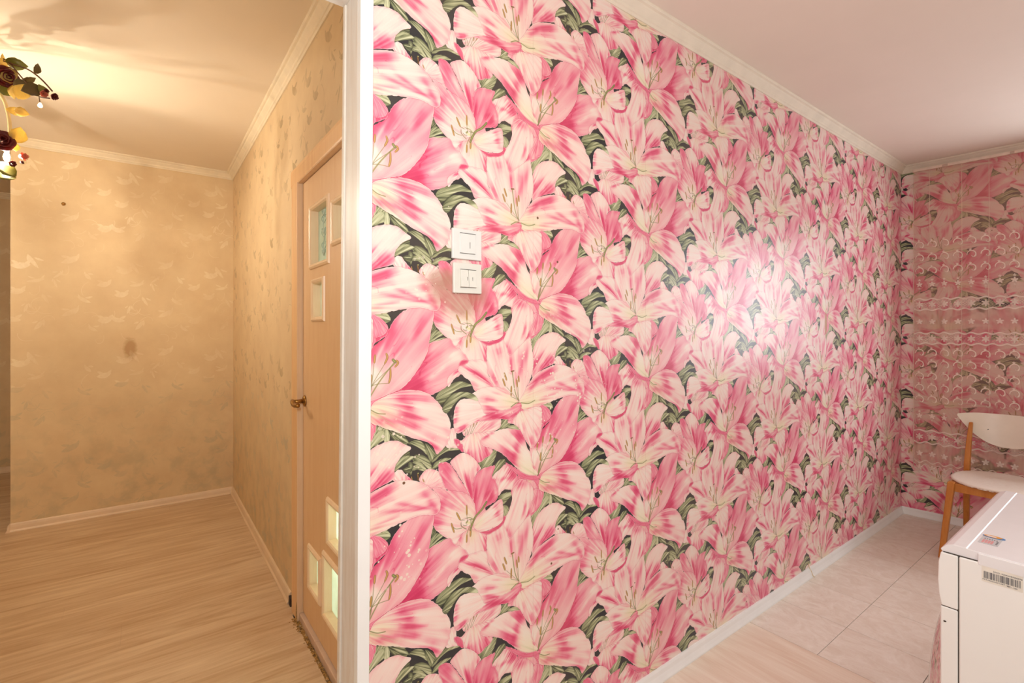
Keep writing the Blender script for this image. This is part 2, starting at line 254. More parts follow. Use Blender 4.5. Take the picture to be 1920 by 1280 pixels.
# ---------------------------------------------------------------- helpers
C = bpy.context.scene.collection
def link(name, verts, faces, mats, parent=None, uvs=None, smooth=False, midx=None):
    me = bpy.data.meshes.new(name); me.from_pydata([tuple(v) for v in verts], [], faces)
    for m in (mats if isinstance(mats, (list, tuple)) else [mats]): me.materials.append(m)
    if midx: me.polygons.foreach_set('material_index', midx)
    if smooth: me.polygons.foreach_set('use_smooth', [True]*len(me.polygons))
    if uvs:
        ul = me.uv_layers.new(name='UVMap')
        for p in me.polygons:
            for li in p.loop_indices: ul.data[li].uv = uvs[me.loops[li].vertex_index]
    me.update(); bm = bmesh.new(); bm.from_mesh(me)
    if not uvs: bmesh.ops.recalc_face_normals(bm, faces=bm.faces)
    bm.to_mesh(me); bm.free()
    o = bpy.data.objects.new(name, me); C.objects.link(o)
    if parent: o.parent = parent
    return o
def box_vf(x0, x1, y0, y1, z0, z1, off=0):
    v = [(x, y, z) for z in (z0, z1) for y in (y0, y1) for x in (x0, x1)]
    f = [(0, 2, 3, 1), (4, 5, 7, 6), (0, 1, 5, 4), (2, 6, 7, 3), (0, 4, 6, 2), (1, 3, 7, 5)]
    return v, [tuple(i+off for i in q) for q in f]
class MB:
    def __init__(s): s.v = []; s.f = []
    def add(s, v, f): o = len(s.v); s.v += list(v); s.f += [tuple(i+o for i in q) for q in f]; return s
    def box(s, *a): v, f = box_vf(*a); return s.add(v, f)
    def build(s, name, mat, parent=None, bevel=0, smooth=False):
        o = link(name, s.v, s.f, mat, parent, smooth=smooth)
        if bevel:
            m = o.modifiers.new('Bevel', 'BEVEL'); m.width = bevel; m.segments = 3; m.limit_method = 'ANGLE'; m.angle_limit = .6
            if not smooth: o.data.polygons.foreach_set('use_smooth', [True]*len(o.data.polygons)); w = o.modifiers.new('WN', 'WEIGHTED_NORMAL'); w.keep_sharp = True
        return o
def extrude(profile, a, b, axis_u, axis_v=(0, 0, 1)):
    """closed 2D profile (p, q) swept from a to b; p along axis_u, q along axis_v"""
    a, b, U, V = map(Vector, (a, b, axis_u, axis_v)); n = len(profile)
    v = [e+U*p+V*q for e in (a, b) for p, q in profile]
    f = [(i, (i+1) % n, n+(i+1) % n, n+i) for i in range(n)]+[tuple(range(n))[::-1], tuple(range(n, 2*n))]
    return v, f
def tube_vf(path, rad, n=8):
    path = [Vector(p) for p in path]; v = []; f = []
    up = Vector((0.12, .2, .97))
    for i, p in enumerate(path):
        t = (path[min(i+1, len(path)-1)]-path[max(i-1, 0)]).normalized(); s = t.cross(up)
        if s.length < .05: s = t.cross(Vector((1, 0, 0)))
        s.normalize(); w = s.cross(t); r = rad[i] if isinstance(rad, (list, tuple)) else rad
        for k in range(n): a = 2*math.pi*k/n; v.append(p+(s*math.cos(a)+w*math.sin(a))*r)
    for i in range(len(path)-1):
        for k in range(n): f.append((i*n+k, i*n+(k+1) % n, (i+1)*n+(k+1) % n, (i+1)*n+k))
    f.append(tuple(range(n))[::-1]); f.append(tuple(range(len(v)-n, len(v))))
    return v, f
def smooth_path(pts, n=6):
    pts = [Vector(p) for p in pts]; out = []
    for i in range(len(pts)-1):
        a, b, c, d = pts[max(i-1, 0)], pts[i], pts[i+1], pts[min(i+2, len(pts)-1)]
        for k in range(n):
            t = k/n; out.append(.5*((2*b)+(c-a)*t+(2*a-5*b+4*c-d)*t*t+(3*b-a-3*c+d)*t**3))
    out.append(pts[-1]); return out
def lathe_vf(prof, n=24, z0=(0, 0, 0)):
    v = []; f = []; c = Vector(z0)
    for r, z in prof:
        for k in range(n): a = 2*math.pi*k/n; v.append(c+Vector((r*math.cos(a), r*math.sin(a), z)))
    for i in range(len(prof)-1):
        for k in range(n): f.append((i*n+k, i*n+(k+1) % n, (i+1)*n+(k+1) % n, (i+1)*n+k))
    f.append(tuple(range(n))[::-1]); f.append(tuple(range(len(v)-n, len(v)))); return v, f
def thing(name, label, cat, loc=(0, 0, 0), group=None):
    o = bpy.data.objects.new(name, None); C.objects.link(o); o.location = loc; o.empty_display_size = .1
    o['label'] = label; o['category'] = cat
    if group: o['group'] = group
    return o
def struct(o): o['kind'] = 'structure'; return o
def rooted(o, root):                                         # parts are modelled in room coordinates; keep them there under a moved root
    o.parent = root; o.matrix_parent_inverse = Matrix.Translation(-Vector(root.location)); return o

# ---------------------------------------------------------------- materials
class NT:
    def __init__(s, name):
        s.m = bpy.data.materials.new(name); s.m.use_nodes = True; s.n = s.m.node_tree.nodes; s.l = s.m.node_tree.links
        s.b = s.n['Principled BSDF']; s.out = s.n['Material Output']
    def node(s, t, **k):
        x = s.n.new(t)
        for a, b in k.items(): setattr(x, a, b)
        return x
    def put(s, sock, val):
        if hasattr(val, 'links') or isinstance(val, bpy.types.NodeSocket): s.l.new(val, sock)
        else: sock.default_value = val
    def math(s, op, a, b=0., clamp=False):
        x = s.node('ShaderNodeMath', operation=op, use_clamp=clamp); s.put(x.inputs[0], a); s.put(x.inputs[1], b); return x.outputs[0]
    def mix(s, fac, a, b, mode='MIX'):
        x = s.node('ShaderNodeMix', data_type='RGBA', blend_type=mode); s.put(x.inputs[0], fac); s.put(x.inputs[6], a); s.put(x.inputs[7], b); return x.outputs[2]
    def pos(s): return s.node('ShaderNodeNewGeometry').outputs['Position']
    def obj(s): return s.node('ShaderNodeTexCoord').outputs['Object']
    def uv(s): return s.node('ShaderNodeTexCoord').outputs['UV']
    def mapping(s, v, scale=(1, 1, 1), loc=(0, 0, 0), rot=(0, 0, 0)):
        x = s.node('ShaderNodeMapping'); s.l.new(v, x.inputs[0]); x.inputs['Scale'].default_value = scale; x.inputs['Location'].default_value = loc; x.inputs['Rotation'].default_value = rot; return x.outputs[0]
    def noise(s, v, scale=5., detail=4., rough=.55, dist=0.):
        x = s.node('ShaderNodeTexNoise'); s.l.new(v, x.inputs['Vector']); x.inputs['Scale'].default_value = scale; x.inputs['Detail'].default_value = detail; x.inputs['Roughness'].default_value = rough; x.inputs['Distortion'].default_value = dist; return x.outputs['Fac']
    def ramp(s, f, a, b, c0=(0, 0, 0, 1), c1=(1, 1, 1, 1)):
        x = s.node('ShaderNodeValToRGB'); s.l.new(f, x.inputs[0]); e = x.color_ramp.elements; e[0].position = a; e[1].position = b; e[0].color = c0; e[1].color = c1; return x.outputs[0]
    def bump(s, h, strength=.2, dist=.001):
        x = s.node('ShaderNodeBump'); x.inputs['Strength'].default_value = strength; x.inputs['Distance'].default_value = dist; s.l.new(h, x.inputs['Height']); s.l.new(x.outputs[0], s.b.inputs['Normal'])
    def base(s, col=None, rough=.5, metal=0., spec=None):
        if col is not None: s.put(s.b.inputs['Base Color'], col)
        s.put(s.b.inputs['Roughness'], rough); s.put(s.b.inputs['Metallic'], metal)
        if spec is not None: s.b.inputs['Specular IOR Level'].default_value = spec
        return s
    def blotch(s, centre, radii, wob=.6, nscale=25.):
        """soft mark of its own shape round a spot on a surface (room coordinates)"""
        p = s.pos(); d = s.node('ShaderNodeVectorMath', operation='SUBTRACT'); s.l.new(p, d.inputs[0]); d.inputs[1].default_value = centre
        q = s.node('ShaderNodeVectorMath', operation='DIVIDE'); s.l.new(d.outputs[0], q.inputs[0]); q.inputs[1].default_value = radii
        L = s.node('ShaderNodeVectorMath', operation='LENGTH'); s.l.new(q.outputs[0], L.inputs[0])
        n = s.noise(p, nscale, 4)
        v = s.math('ADD', L.outputs['Value'], s.math('MULTIPLY', s.math('SUBTRACT', n, .5), wob*2))
        return s.ramp(v, .55, 1.05, (1, 1, 1, 1), (0, 0, 0, 1))
def srgb(r, g, b):
    f = lambda c: (c/255/12.92 if c/255 <= .04045 else ((c/255+.055)/1.055)**2.4); return (f(r), f(g), f(b), 1)
def plain(name, col, rough=.5, metal=0., spec=None, grain=.04, nscale=30, bump=0, bdist=.0005):
    t = NT(name); n = t.noise(t.pos(), nscale, 3); c = srgb(*col)
    d = tuple(x*(1-grain*3) for x in c[:3])+(1,)
    t.base(t.mix(t.ramp(n, .3, .7), d, c), rough, metal, spec)
    if bump: t.bump(t.noise(t.pos(), nscale*8, 2), bump, bdist)
    return t.m
def wood(name, col, dark, scale=(1, 12, 12), rough=.45, fine=1.):
    t = NT(name); p = t.pos(); a = t.noise(t.mapping(p, scale), 3.*fine, 5, .6, .6); b = t.noise(t.mapping(p, tuple(q*3 for q in scale)), 6*fine, 3)
    f = t.math('ADD', t.math('MULTIPLY', a, .7), t.math('MULTIPLY', b, .3))
    t.base(t.ramp(f, .32, .68, srgb(*dark), srgb(*col)), rough); t.bump(b, .08, .0005); return t.m

def make_image(name, arr, noncolor=False):
    h, w = arr.shape[:2]; im = bpy.data.images.new(name, w, h, alpha=False, float_buffer=False)
    if noncolor: im.colorspace_settings.name = 'Non-Color'
    px = np.ones((h, w, 4), np.float32); px[..., :3] = arr if arr.ndim == 3 else arr[..., None]
    im.pixels.foreach_set(px.ravel()); im.update(); im.pack(); return im
def tex(t, im, vec, ext='REPEAT'):
    x = t.node('ShaderNodeTexImage', image=im, extension=ext); t.l.new(vec, x.inputs[0]); return x.outputs[0]

lily_img = make_image('lily_print', paint_print(LILY, 1024))
def pink_paper():
    t = NT('lily_wallpaper'); c = tex(t, lily_img, t.uv()); p = t.pos()
    # age: greyish yellow tint in cloudy patches
    c = t.mix(t.math('MULTIPLY', t.ramp(t.noise(p, 2.2, 5), .4, .75), .12), c, srgb(206, 176, 140))
    worn = t.mix(.72, c, srgb(172, 128, 102))
    c = t.mix(t.math('MULTIPLY', t.blotch((.672, 1.147, 1.425), (.115, .3, .085), .5, 16), .92), c, worn)
    c = t.mix(t.math('MULTIPLY', t.blotch((.62, 1.147, 1.455), (.045, .3, .03), .7, 30), .5), c, srgb(176, 132, 112))
    # little chips where the print has come off
    chips = None
    for cen, rad in (((.60, 1.147, 1.45), (.10, .3, .07)), ((.56, 1.147, 1.02), (.16, .3, .10)), ((.50, 1.147, .78), (.10, .3, .12)), ((1.02, 1.147, 1.15), (.25, .3, .25)), ((.60, 1.147, 1.62), (.10, .3, .06))):
        b = t.blotch(cen, rad, .4, 12); chips = b if chips is None else t.math('MAXIMUM', chips, b)
    v = t.node('ShaderNodeTexVoronoi'); v.inputs['Scale'].default_value = 70; t.l.new(p, v.inputs['Vector'])
    small = t.math('LESS_THAN', t.math('ADD', v.outputs['Distance'], t.math('MULTIPLY', t.noise(p, 18, 2), .9)), .60)
    c = t.mix(t.math('MULTIPLY', t.math('MULTIPLY', chips, small), .85), c, srgb(242, 226, 208))
    c = t.mix(t.math('MULTIPLY', t.blotch((3.068, 1.147, 1.358), (.020, .3, .085), .15, 30), .9), c, srgb(186, 134, 84)); c = t.mix(t.math('MULTIPLY', t.blotch((3.609, 1.147, 1.60), (.018, .3, .045), .3, 40), .9), c, srgb(240, 228, 216)); c = t.mix(t.math('MULTIPLY', t.blotch((2.976, 1.147, 1.50), (.012, .3, .03), .3, 40), .8), c, srgb(170, 116, 70))
    v2 = t.node('ShaderNodeTexVoronoi'); v2.inputs['Scale'].default_value = 9; t.l.new(p, v2.inputs['Vector'])
    c = t.mix(t.math('LESS_THAN', v2.outputs['Distance'], .035), c, srgb(120, 84, 60))
    h = t.noise(p, 260, 3); t.base(c, t.math('ADD', .27, t.math('MULTIPLY', t.noise(p, 7, 3), .12)), spec=.38)
    cr = t.node('ShaderNodeTexVoronoi', feature='DISTANCE_TO_EDGE'); cr.inputs['Scale'].default_value = 160; t.l.new(p, cr.inputs['Vector'])
    t.bump(t.math('ADD', h, t.ramp(cr.outputs['Distance'], 0, .12)), .12, .0006); return t.m

# pale leaf and scroll print of the old hall wallpaper, as a silver ink mask
def leafshape(cx, cy, L, w, deg, bend=.15):
    a = math.radians(deg); o = []
    for k in range(12):
        t = k/12; s = (t*2 if t < .5 else 2-t*2); side = 1 if t < .5 else -1
        x = (s-.5)*L; y = side*w*.5*math.sin(math.pi*s)**.8+bend*L*(s-.5)**2
        o.append((cx+x*math.cos(a)-y*math.sin(a), cy+x*math.sin(a)+y*math.cos(a)))
    return o
def paint_mask(N=512):
    m = np.zeros((N, N)); rng = random.Random(5)
    shapes = [(95, 370, 95, 34, 5), (80, 235, 80, 30, 8), (330, 415, 100, 32, 25), (150, 395, 90, 20, -55), (165, 295, 85, 18, 12), (415, 330, 50, 20, -45), (500, 290, 80, 30, 12), (505, 90, 85, 38, 8), (395, 200, 80, 20, -25),
              (210, 200, 60, 16, -60), (330, 130, 100, 26, 28), (60, 90, 80, 26, -10), (180, 60, 70, 22, 50), (270, 330, 60, 12, 40), (255, 285, 50, 12, -70), (440, 40, 60, 18, -30), (120, 150, 50, 16, 70)]
    for cx, cy, L, w, d in shapes:
        for dx, dy, s, dd in ((0, 0, 1, 0), (L*.32, 14, .55, 38), (-L*.25, 16, .45, -30)):
            p = np.array(leafshape(cx+dx, cy+dy, L*s, w*s, d+dd))
            x0, y0 = np.floor(p.min(0)-3); x1, y1 = np.ceil(p.max(0)+3); X, Y = np.meshgrid(np.arange(x0, x1), np.arange(y0, y1))
            al = np.clip(.5-polydist(X, Y, p), 0, 1); ix = X.astype(int) % N; iy = Y.astype(int) % N
            m[iy, ix] = np.maximum(m[iy, ix], al*(.55+.45*vnoise(X*.12, Y*.12, 3)))
    for k in range(16):
        x, y, a = rng.uniform(0, N), rng.uniform(0, N), rng.uniform(0, 6.28); pts = []
        cur = rng.choice((-1, 1))*rng.uniform(.12, .3)
        for i in range(14): pts.append((x, y)); x += 7*math.cos(a); y += 7*math.sin(a); a += cur*(.4+.12*i)
        p = np.array(pts); x0, y0 = np.floor(p.min(0)-4); x1, y1 = np.ceil(p.max(0)+4); X, Y = np.meshgrid(np.arange(x0, x1), np.arange(y0, y1)); D = np.full(X.shape, 99.)
        for i in range(len(p)-1): D = np.minimum(D, segdist(X, Y, *p[i], *p[i+1])[0])
        ix = X.astype(int) % N; iy = Y.astype(int) % N; m[iy, ix] = np.maximum(m[iy, ix], np.clip(1.9-D, 0, 1)*.7)
    return m
mask_img = make_image('leaf_scroll_mask', paint_mask(), True)
def hall_paper(name, inkc, ink=.5):
    t = NT(name); p = t.pos()
    w = t.node('ShaderNodeSeparateXYZ'); t.l.new(p, w.inputs[0])
    run = t.math('ADD', w.outputs[0], w.outputs[1])          # walls run along X or Y only, the print follows the wall
    cmb = t.node('ShaderNodeCombineXYZ'); t.l.new(t.math('DIVIDE', run, .53), cmb.inputs[0]); t.l.new(t.math('DIVIDE', w.outputs[2], .64), cmb.inputs[1])
    mk = tex(t, mask_img, cmb.outputs[0])
    mk = t.math('MULTIPLY', mk, t.ramp(t.noise(p, 3.5, 3), .35, .62))
    n = t.noise(p, 6, 6, .6); fine = t.noise(t.mapping(p, (1, 1, .25)), 120, 2)
    c = t.mix(t.ramp(n, .3, .7), srgb(212, 184, 144), srgb(222, 197, 156))
    c = t.mix(t.math('MULTIPLY', t.ramp(t.noise(p, 1.6, 4), .5, .75), .25), c, srgb(200, 176, 140))
    # greenish tint low down in cloudy marks of its own
    low = t.ramp(w.outputs[2], .25, 1.15, (1, 1, 1, 1), (0, 0, 0, 1)); c = t.mix(t.math('MULTIPLY', t.math('MULTIPLY', low, t.ramp(t.noise(p, 9, 4), .48, .66)), .4), c, srgb(170, 160, 130))
    c = t.mix(t.math('MULTIPLY', t.blotch((-.096, 4.468, 1.19), (.045, .3, .09), .3, 30), .6), c, srgb(160, 116, 66))
    ink_sheen = t.mix(t.math('GREATER_THAN', w.outputs[2], .95), srgb(178, 168, 140), inkc)  # silver print's reflection put into the ink colour, greyer low down
    c = t.mix(t.math('MULTIPLY', mk, ink), c, ink_sheen)
    t.base(c, t.math('SUBTRACT', .62, t.math('MULTIPLY', mk, .22)), spec=.35); t.bump(t.math('ADD', fine, t.math('MULTIPLY', mk, 1.2)), .25, .0006); return t.m

def tile_mat():
    t = NT('marbled_floor_tile'); p = t.pos(); oi = t.node('ShaderNodeObjectInfo')
    off = t.node('ShaderNodeVectorMath', operation='ADD'); t.l.new(p, off.inputs[0]); cmb = t.node('ShaderNodeCombineXYZ'); t.l.new(t.math('MULTIPLY', oi.outputs['Random'], 37.), cmb.inputs[0]); t.l.new(cmb.outputs[0], off.inputs[1])
    a = t.noise(t.mapping(off.outputs[0], (1.5, 1, 1), rot=(0, 0, .5)), 9, 8, .72, 1.6); b = t.noise(off.outputs[0], 45, 4, .7)
    c = t.mix(t.ramp(a, .36, .66), srgb(228, 214, 198), srgb(244, 236, 224)); c = t.mix(t.math('MULTIPLY', t.ramp(b, .55, .75), .4), c, srgb(220, 194, 176))
    c = t.mix(t.math('MULTIPLY', oi.outputs['Random'], .14), c, srgb(222, 204, 188))
    t.base(c, t.math('ADD', .3, t.math('MULTIPLY', b, .2)), spec=.4); t.bump(a, .05, .0005); return t.m
def laminate(name, c0, c1, along='x', vary=1.):
    t = NT(name); p = t.pos(); oi = t.node('ShaderNodeObjectInfo'); off = t.node('ShaderNodeVectorMath', operation='ADD'); t.l.new(p, off.inputs[0])
    cmb = t.node('ShaderNodeCombineXYZ'); t.l.new(t.math('MULTIPLY', oi.outputs['Random'], 23.*vary), cmb.inputs[0]); t.l.new(t.math('MULTIPLY', oi.outputs['Random'], .07*vary), cmb.inputs[1]); t.l.new(cmb.outputs[0], off.inputs[1])
    sc = (.8, 7.5, 1) if along == 'x' else (7.5, .8, 1)
    a = t.noise(t.mapping(off.outputs[0], sc), 1.7, 6, .58, 1.5); b = t.noise(t.mapping(off.outputs[0], tuple(q*4 if q > 1 else 1.5 for q in sc)), 2.5, 4, .6, .3)
    f = t.math('ADD', t.math('MULTIPLY', a, .68), t.math('MULTIPLY', b, .32))
    c = t.ramp(f, .36, .62, srgb(*c1), srgb(*c0)); c = t.mix(t.math('MULTIPLY', t.ramp(t.noise(off.outputs[0], 2.3, 3), .5, .8), .25), c, srgb(*c1))
    t.base(c, t.math('ADD', .36, t.math('MULTIPLY', b, .15)), spec=.4); t.bump(b, .1, .0004); return t.m
def paint_worn(name, col, under, amount=.55):
    t = NT(name); p = t.pos(); a = t.noise(t.mapping(p, (10, 10, 1.2)), 4, 5, .6); w = t.node('ShaderNodeSeparateXYZ'); t.l.new(p, w.inputs[0])
    low = t.ramp(w.outputs[2], .1, 2.0, (1, 1, 1, 1), (.35, .35, .35, 1))
    c = t.mix(t.math('MULTIPLY', t.math('MULTIPLY', t.ramp(a, .4, .62), low), amount), srgb(*col), srgb(*under)); t.base(c, .4); t.bump(a, .1, .0005); return t.m

M = dict(
    lily=pink_paper(), hall=hall_paper('beige_leaf_wallpaper', srgb(240, 226, 194)), hallside=hall_paper('beige_leaf_wallpaper_grazing_ink', srgb(146, 120, 80), .75), tile=tile_mat(), plank=laminate('pale_oak_laminate', (220, 196, 164), (188, 154, 118), 'x', .0), sheet=laminate('washed_oak_vinyl', (242, 228, 210), (226, 202, 180), 'y', 1.),  # hallside: same silver print, its dark grazing-angle look put into the ink colour
    plaster=plain('wall_core', (200, 190, 175), .8), ceil=plain('kitchen_ceiling_paint', (242, 230, 216), .7, grain=.01, nscale=3), ceil2=plain('hall_ceiling_paint', (240, 226, 204), .7, grain=.012, nscale=3),
    foam=plain('cornice_foam', (240, 228, 208), .75, grain=.03, nscale=12, bump=.15), foam2=plain('hall_cornice_foam', (238, 222, 192), .75, grain=.04, nscale=12, bump=.15),
    pvc=plain('white_plastic', (246, 245, 242), .35, grain=.02, nscale=8), pvc2=plain('beige_plastic', (232, 206, 174), .4, grain=.03, nscale=8),
    casing=plain('white_gloss_paint', (244, 243, 240), .35, grain=.012, nscale=9), jamb=paint_worn('worn_jamb_paint', (232, 226, 218), (190, 160, 128)), stop=plain('cream_door_stop', (232, 222, 208), .4, grain=.03),
    door=wood('beech_laminate', (232, 196, 152), (224, 182, 134), (10, 10, 1), .42), doortrim=wood('beech_trim', (236, 196, 144), (224, 176, 122), (14, 14, 1), .38), doorpale=wood('pale_beech_lining', (230, 200, 164), (220, 186, 148), (14, 14, 1), .42),
    brass=plain('aged_brass', (176, 132, 70), .28, .9, grain=.1, nscale=60), chrome=plain('chrome', (200, 198, 195), .12, 1.), dark=plain('dark_gap', (52, 40, 32), .8),
    switch=plain('white_switch_plastic', (226, 225, 220), .3, grain=.01), ivory=plain('ivory_switch_plastic', (224, 221, 211), .32, grain=.015), line=plain('grey_slot', (96, 92, 84), .6), amber=plain('yellowed_plastic', (214, 176, 112), .4),
    cwood=wood('orange_beech', (206, 136, 58), (184, 108, 36), (9, 9, 1.5), .35), cwhite=plain('white_lacquer', (238, 226, 208), .32, grain=.03, nscale=7), enamel=plain('white_enamel', (240, 239, 236), .22, grain=.01, nscale=5, spec=.5), enameltop=plain('washer_lid_white', (232, 230, 232), .34, grain=.008, spec=.5),
    seam=plain('shadow_seam', (70, 62, 54), .7), mud=None, wire=plain('frosted_tube', (238, 214, 160), .3), vine=plain('brown_vine', (96, 62, 34), .5), socket=plain('candle_socket', (226, 200, 140), .4))
def rubble():
    t = NT('crumbling_foam_sealant'); p = t.pos(); n = t.noise(p, 90, 5, .7)
    c = t.mix(t.ramp(n, .35, .6), srgb(74, 56, 38), srgb(196, 150, 80)); c = t.mix(t.ramp(t.noise(p, 30, 3), .55, .7), c, srgb(214, 190, 150)); t.base(c, .9); t.bump(n, .8, .004); return t.m
M['mud'] = rubble()
def leafmat(name, a, b, tr=.35):
    t = NT(name); n = t.noise(t.mapping(t.obj(), (1, 1, 1)), 60, 4); col = t.mix(t.ramp(n, .35, .65), srgb(*a), srgb(*b)); t.base(col, .45)
    tl = t.node('ShaderNodeBsdfTranslucent'); t.l.new(col, tl.inputs[0]); mx = t.node('ShaderNodeMixShader'); mx.inputs[0].default_value = tr
    t.l.new(t.b.outputs[0], mx.inputs[1]); t.l.new(tl.outputs[0], mx.inputs[2]); t.l.new(mx.outputs[0], t.out.inputs[0]); return t.m
M['leafg'] = leafmat('olive_silk_leaf', (112, 118, 48), (150, 140, 62)); M['leafd'] = leafmat('brown_silk_leaf', (112, 92, 48), (88, 74, 40), .25); M['leafy'] = leafmat('yellow_silk_leaf', (244, 224, 150), (226, 198, 112), .6)
M['rosed'] = leafmat('dark_red_silk', (120, 30, 26), (74, 14, 16), .2); M['rosep'] = leafmat('pink_silk', (240, 170, 140), (222, 120, 100), .4)
def emit(name, col, st):
    t = NT(name); e = t.node('ShaderNodeEmission'); e.inputs[0].default_value = col; e.inputs[1].default_value = st; t.l.new(e.outputs[0], t.out.inputs[0]); return t.m
M['bulb'] = emit('warm_bulb', HALL_COL+(1,), HALL_E); M['bulb_small'] = emit('small_warm_bulb', (1, .82, .5, 1), 5.)
def glassmat():
    t = NT('frosted_floral_glass'); p = t.pos(); w = t.node('ShaderNodeSeparateXYZ'); t.l.new(p, w.inputs[0]); w2 = t.node('ShaderNodeTexWave', wave_type='RINGS'); 
    c = t.mix(t.ramp(t.noise(p, 14, 3), .3, .7), srgb(212, 220, 200), srgb(222, 232, 220)); t.base(c, .22, spec=.5)
    tl = t.node('ShaderNodeBsdfTranslucent'); t.l.new(c, tl.inputs[0]); mx = t.node('ShaderNodeMixShader'); mx.inputs[0].default_value = .6; t.l.new(t.b.outputs[0], mx.inputs[1]); t.l.new(tl.outputs[0], mx.inputs[2]); t.l.new(mx.outputs[0], t.out.inputs[0]); return t.m
M['thresh'] = plain('worn_threshold_board', (214, 184, 160), .5, grain=.05, nscale=14); M['moulding'] = wood('pale_beech_moulding', (244, 218, 184), (236, 204, 164), (14, 14, 1), .36); M['glass'] = glassmat(); M['fgreen'] = plain('green_glass_paint', (176, 196, 178), .3); M['fblue'] = plain('blue_grey_glass_paint', (138, 152, 160), .3)

# ---------------------------------------------------------------- room shell
KC, HC, HF = 2.5, 2.57, .02          # kitchen ceiling, hall ceiling, hall floor
PW, PB = 1.148, 1.255                # partition faces
def wall(name, boxes, mat): 
    b = MB()
    for q in boxes: b.box(*q)
    return struct(b.build(name, mat))
wall('wall_front', [(.41, 4.9, PW, PB, 0, 2.75), (-.45, .41, PW, PB, 2.165, 2.75), (-1.3, -.45, PW, PB, 0, 2.75)], M['plaster'])
wf = bpy.data.objects['wall_front']
def strip(par, a, b, n, dirv, origin, z0, z1, zoff, nrm):
    """one hung roll: from run a to b, drop n"""
    d = Vector(dirv); o = Vector(origin); nn = Vector(nrm)*.0012
    v = []; uv = []
    for s, z in ((a[0], z0), (b[0], z0), (b[0], z1), (a[0], z1)):
        for k in (1, 0): v.append(tuple(o+d*s+Vector((0, 0, z))+nn*k)); uv.append(((a[1]+(s-a[0])-.938-n*.534)/.534, (z-zoff-1.737)/.534-n*.5))
    f = [(0, 2, 4, 6), (0, 1, 3, 2), (2, 3, 5, 4), (4, 5, 7, 6), (6, 7, 1, 0)]
    return link('wallpaper_roll', v, f, M['lily'], par, uvs=uv)
e = [.425]+[.938+.534*k for k in range(0, 8)]
for k in range(len(e)-1):
    a, b = e[k]+.0003, min(e[k+1]-.0003, 4.38)
    if a < b: strip(wf, (a, a), (b, b), k-1, (1, 0, 0), (0, PW, 0), .0, KC, 0, (0, -1, 0))
strip(wf, (-1.3, -1.198), (-.46, -.46), -4, (1, 0, 0), (0, PW, 0), 0, KC, 0, (0, -1, 0))
# right-hand kitchen wall, a little out of square, with its window further along
BW0 = Vector((4.385, 1.148, 0)); BD = Vector((.085, -1, 0)).normalized(); BN = Vector((-BD.y, BD.x, 0))   # BN points out of the room
if BN.x < 0: BN = -BN
def bpt(s, d, z): return tuple(BW0+BD*s+BN*d+Vector((0, 0, z)))
def bbox(s0, s1, d0, d1, z0, z1):
    v = [bpt(s, d, z) for z in (z0, z1) for d in (d0, d1) for s in (s0, s1)]
    return v, [(0, 2, 3, 1), (4, 5, 7, 6), (0, 1, 5, 4), (2, 6, 7, 3), (0, 4, 6, 2), (1, 3, 7, 5)]
b = MB(); WS0, WS1, WZ0, WZ1 = .86, 2.06, .95, 2.15
for q in ((-.1, WS0, 0, .3, 0, 2.75), (WS1, 3.4, 0, .3, 0, 2.75), (WS0, WS1, 0, .3, 0, WZ0), (WS0, WS1, 0, .3, WZ1, 2.75)): b.add(*bbox(*q))
wr = struct(b.build('wall_right', M['plaster']))
xv = .658; edges = [.0, .28, .814, WS0]
for k in range(3):
    a, c2 = edges[k]+.0003, edges[k+1]-.0003
    strip(wr, (a, xv+a), (c2, 0), k-1, BD, BW0, 0, KC, .2325, -BN)
strip(wr, (WS0, xv+WS0), (1.348, 0), 1, BD, BW0, 0, WZ0, .2325, -BN)
strip(wr, (1.348, xv+1.348), (1.882, 0), 2, BD, BW0, 0, WZ0, .2325, -BN); strip(wr, (2.07, 2.728), (2.416, 0), 3, BD, BW0, 0, KC, .2325, -BN)
win = struct(bpy.data.objects.new('window_1', None)); C.objects.link(win)
b = MB()
for q in ((WS0, WS0+.06, .1, .16, WZ0, WZ1), (WS1-.06, WS1, .1, .16, WZ0, WZ1), (WS0, WS1, .1, .16, WZ0, WZ0+.06), (WS0, WS1, .1, .16, WZ1-.06, WZ1), (1.43, 1.49, .1, .16, WZ0, WZ1)): b.add(*bbox(*q))
b.build('window_frame', M['pvc'], win, .004); b = MB(); b.add(*bbox(WS0-.03, WS1+.03, -.12, .1, WZ0-.03, WZ0)); b.build('window_sill', M['pvc'], win, .006)
def pane():
    t = NT('window_glass'); tr = t.node('ShaderNodeBsdfTransparent'); gl = t.node('ShaderNodeBsdfGlossy'); gl.inputs['Roughness'].default_value = .02; mx = t.node('ShaderNodeMixShader'); mx.inputs[0].default_value = .06
    t.l.new(tr.outputs[0], mx.inputs[1]); t.l.new(gl.outputs[0], mx.inputs[2]); t.l.new(mx.outputs[0], t.out.inputs[0]); return t.m
M['pane'] = pane()
for s0, s1 in ((WS0+.06, 1.43), (1.49, WS1-.06)): b = MB(); b.add(*bbox(s0, s1, .125, .131, WZ0+.06, WZ1-.06)); b.build('pane', M['pane'], win)
# rest of the kitchen, out of view
wall('wall_back', [(-1.3, 4.9, -2.1, -2.0, 0, 2.75)], plain('kitchen_plain_wall', (224, 224, 220), .7))
wall('wall_kitchen_left', [(-1.4, -1.3, -2.1, 1.255, 0, 2.75)], bpy.data.materials['kitchen_plain_wall'])
struct(MB().box(-1.4, 4.95, -2.1, PW, KC, 2.75).build('ceiling', M['ceil']))
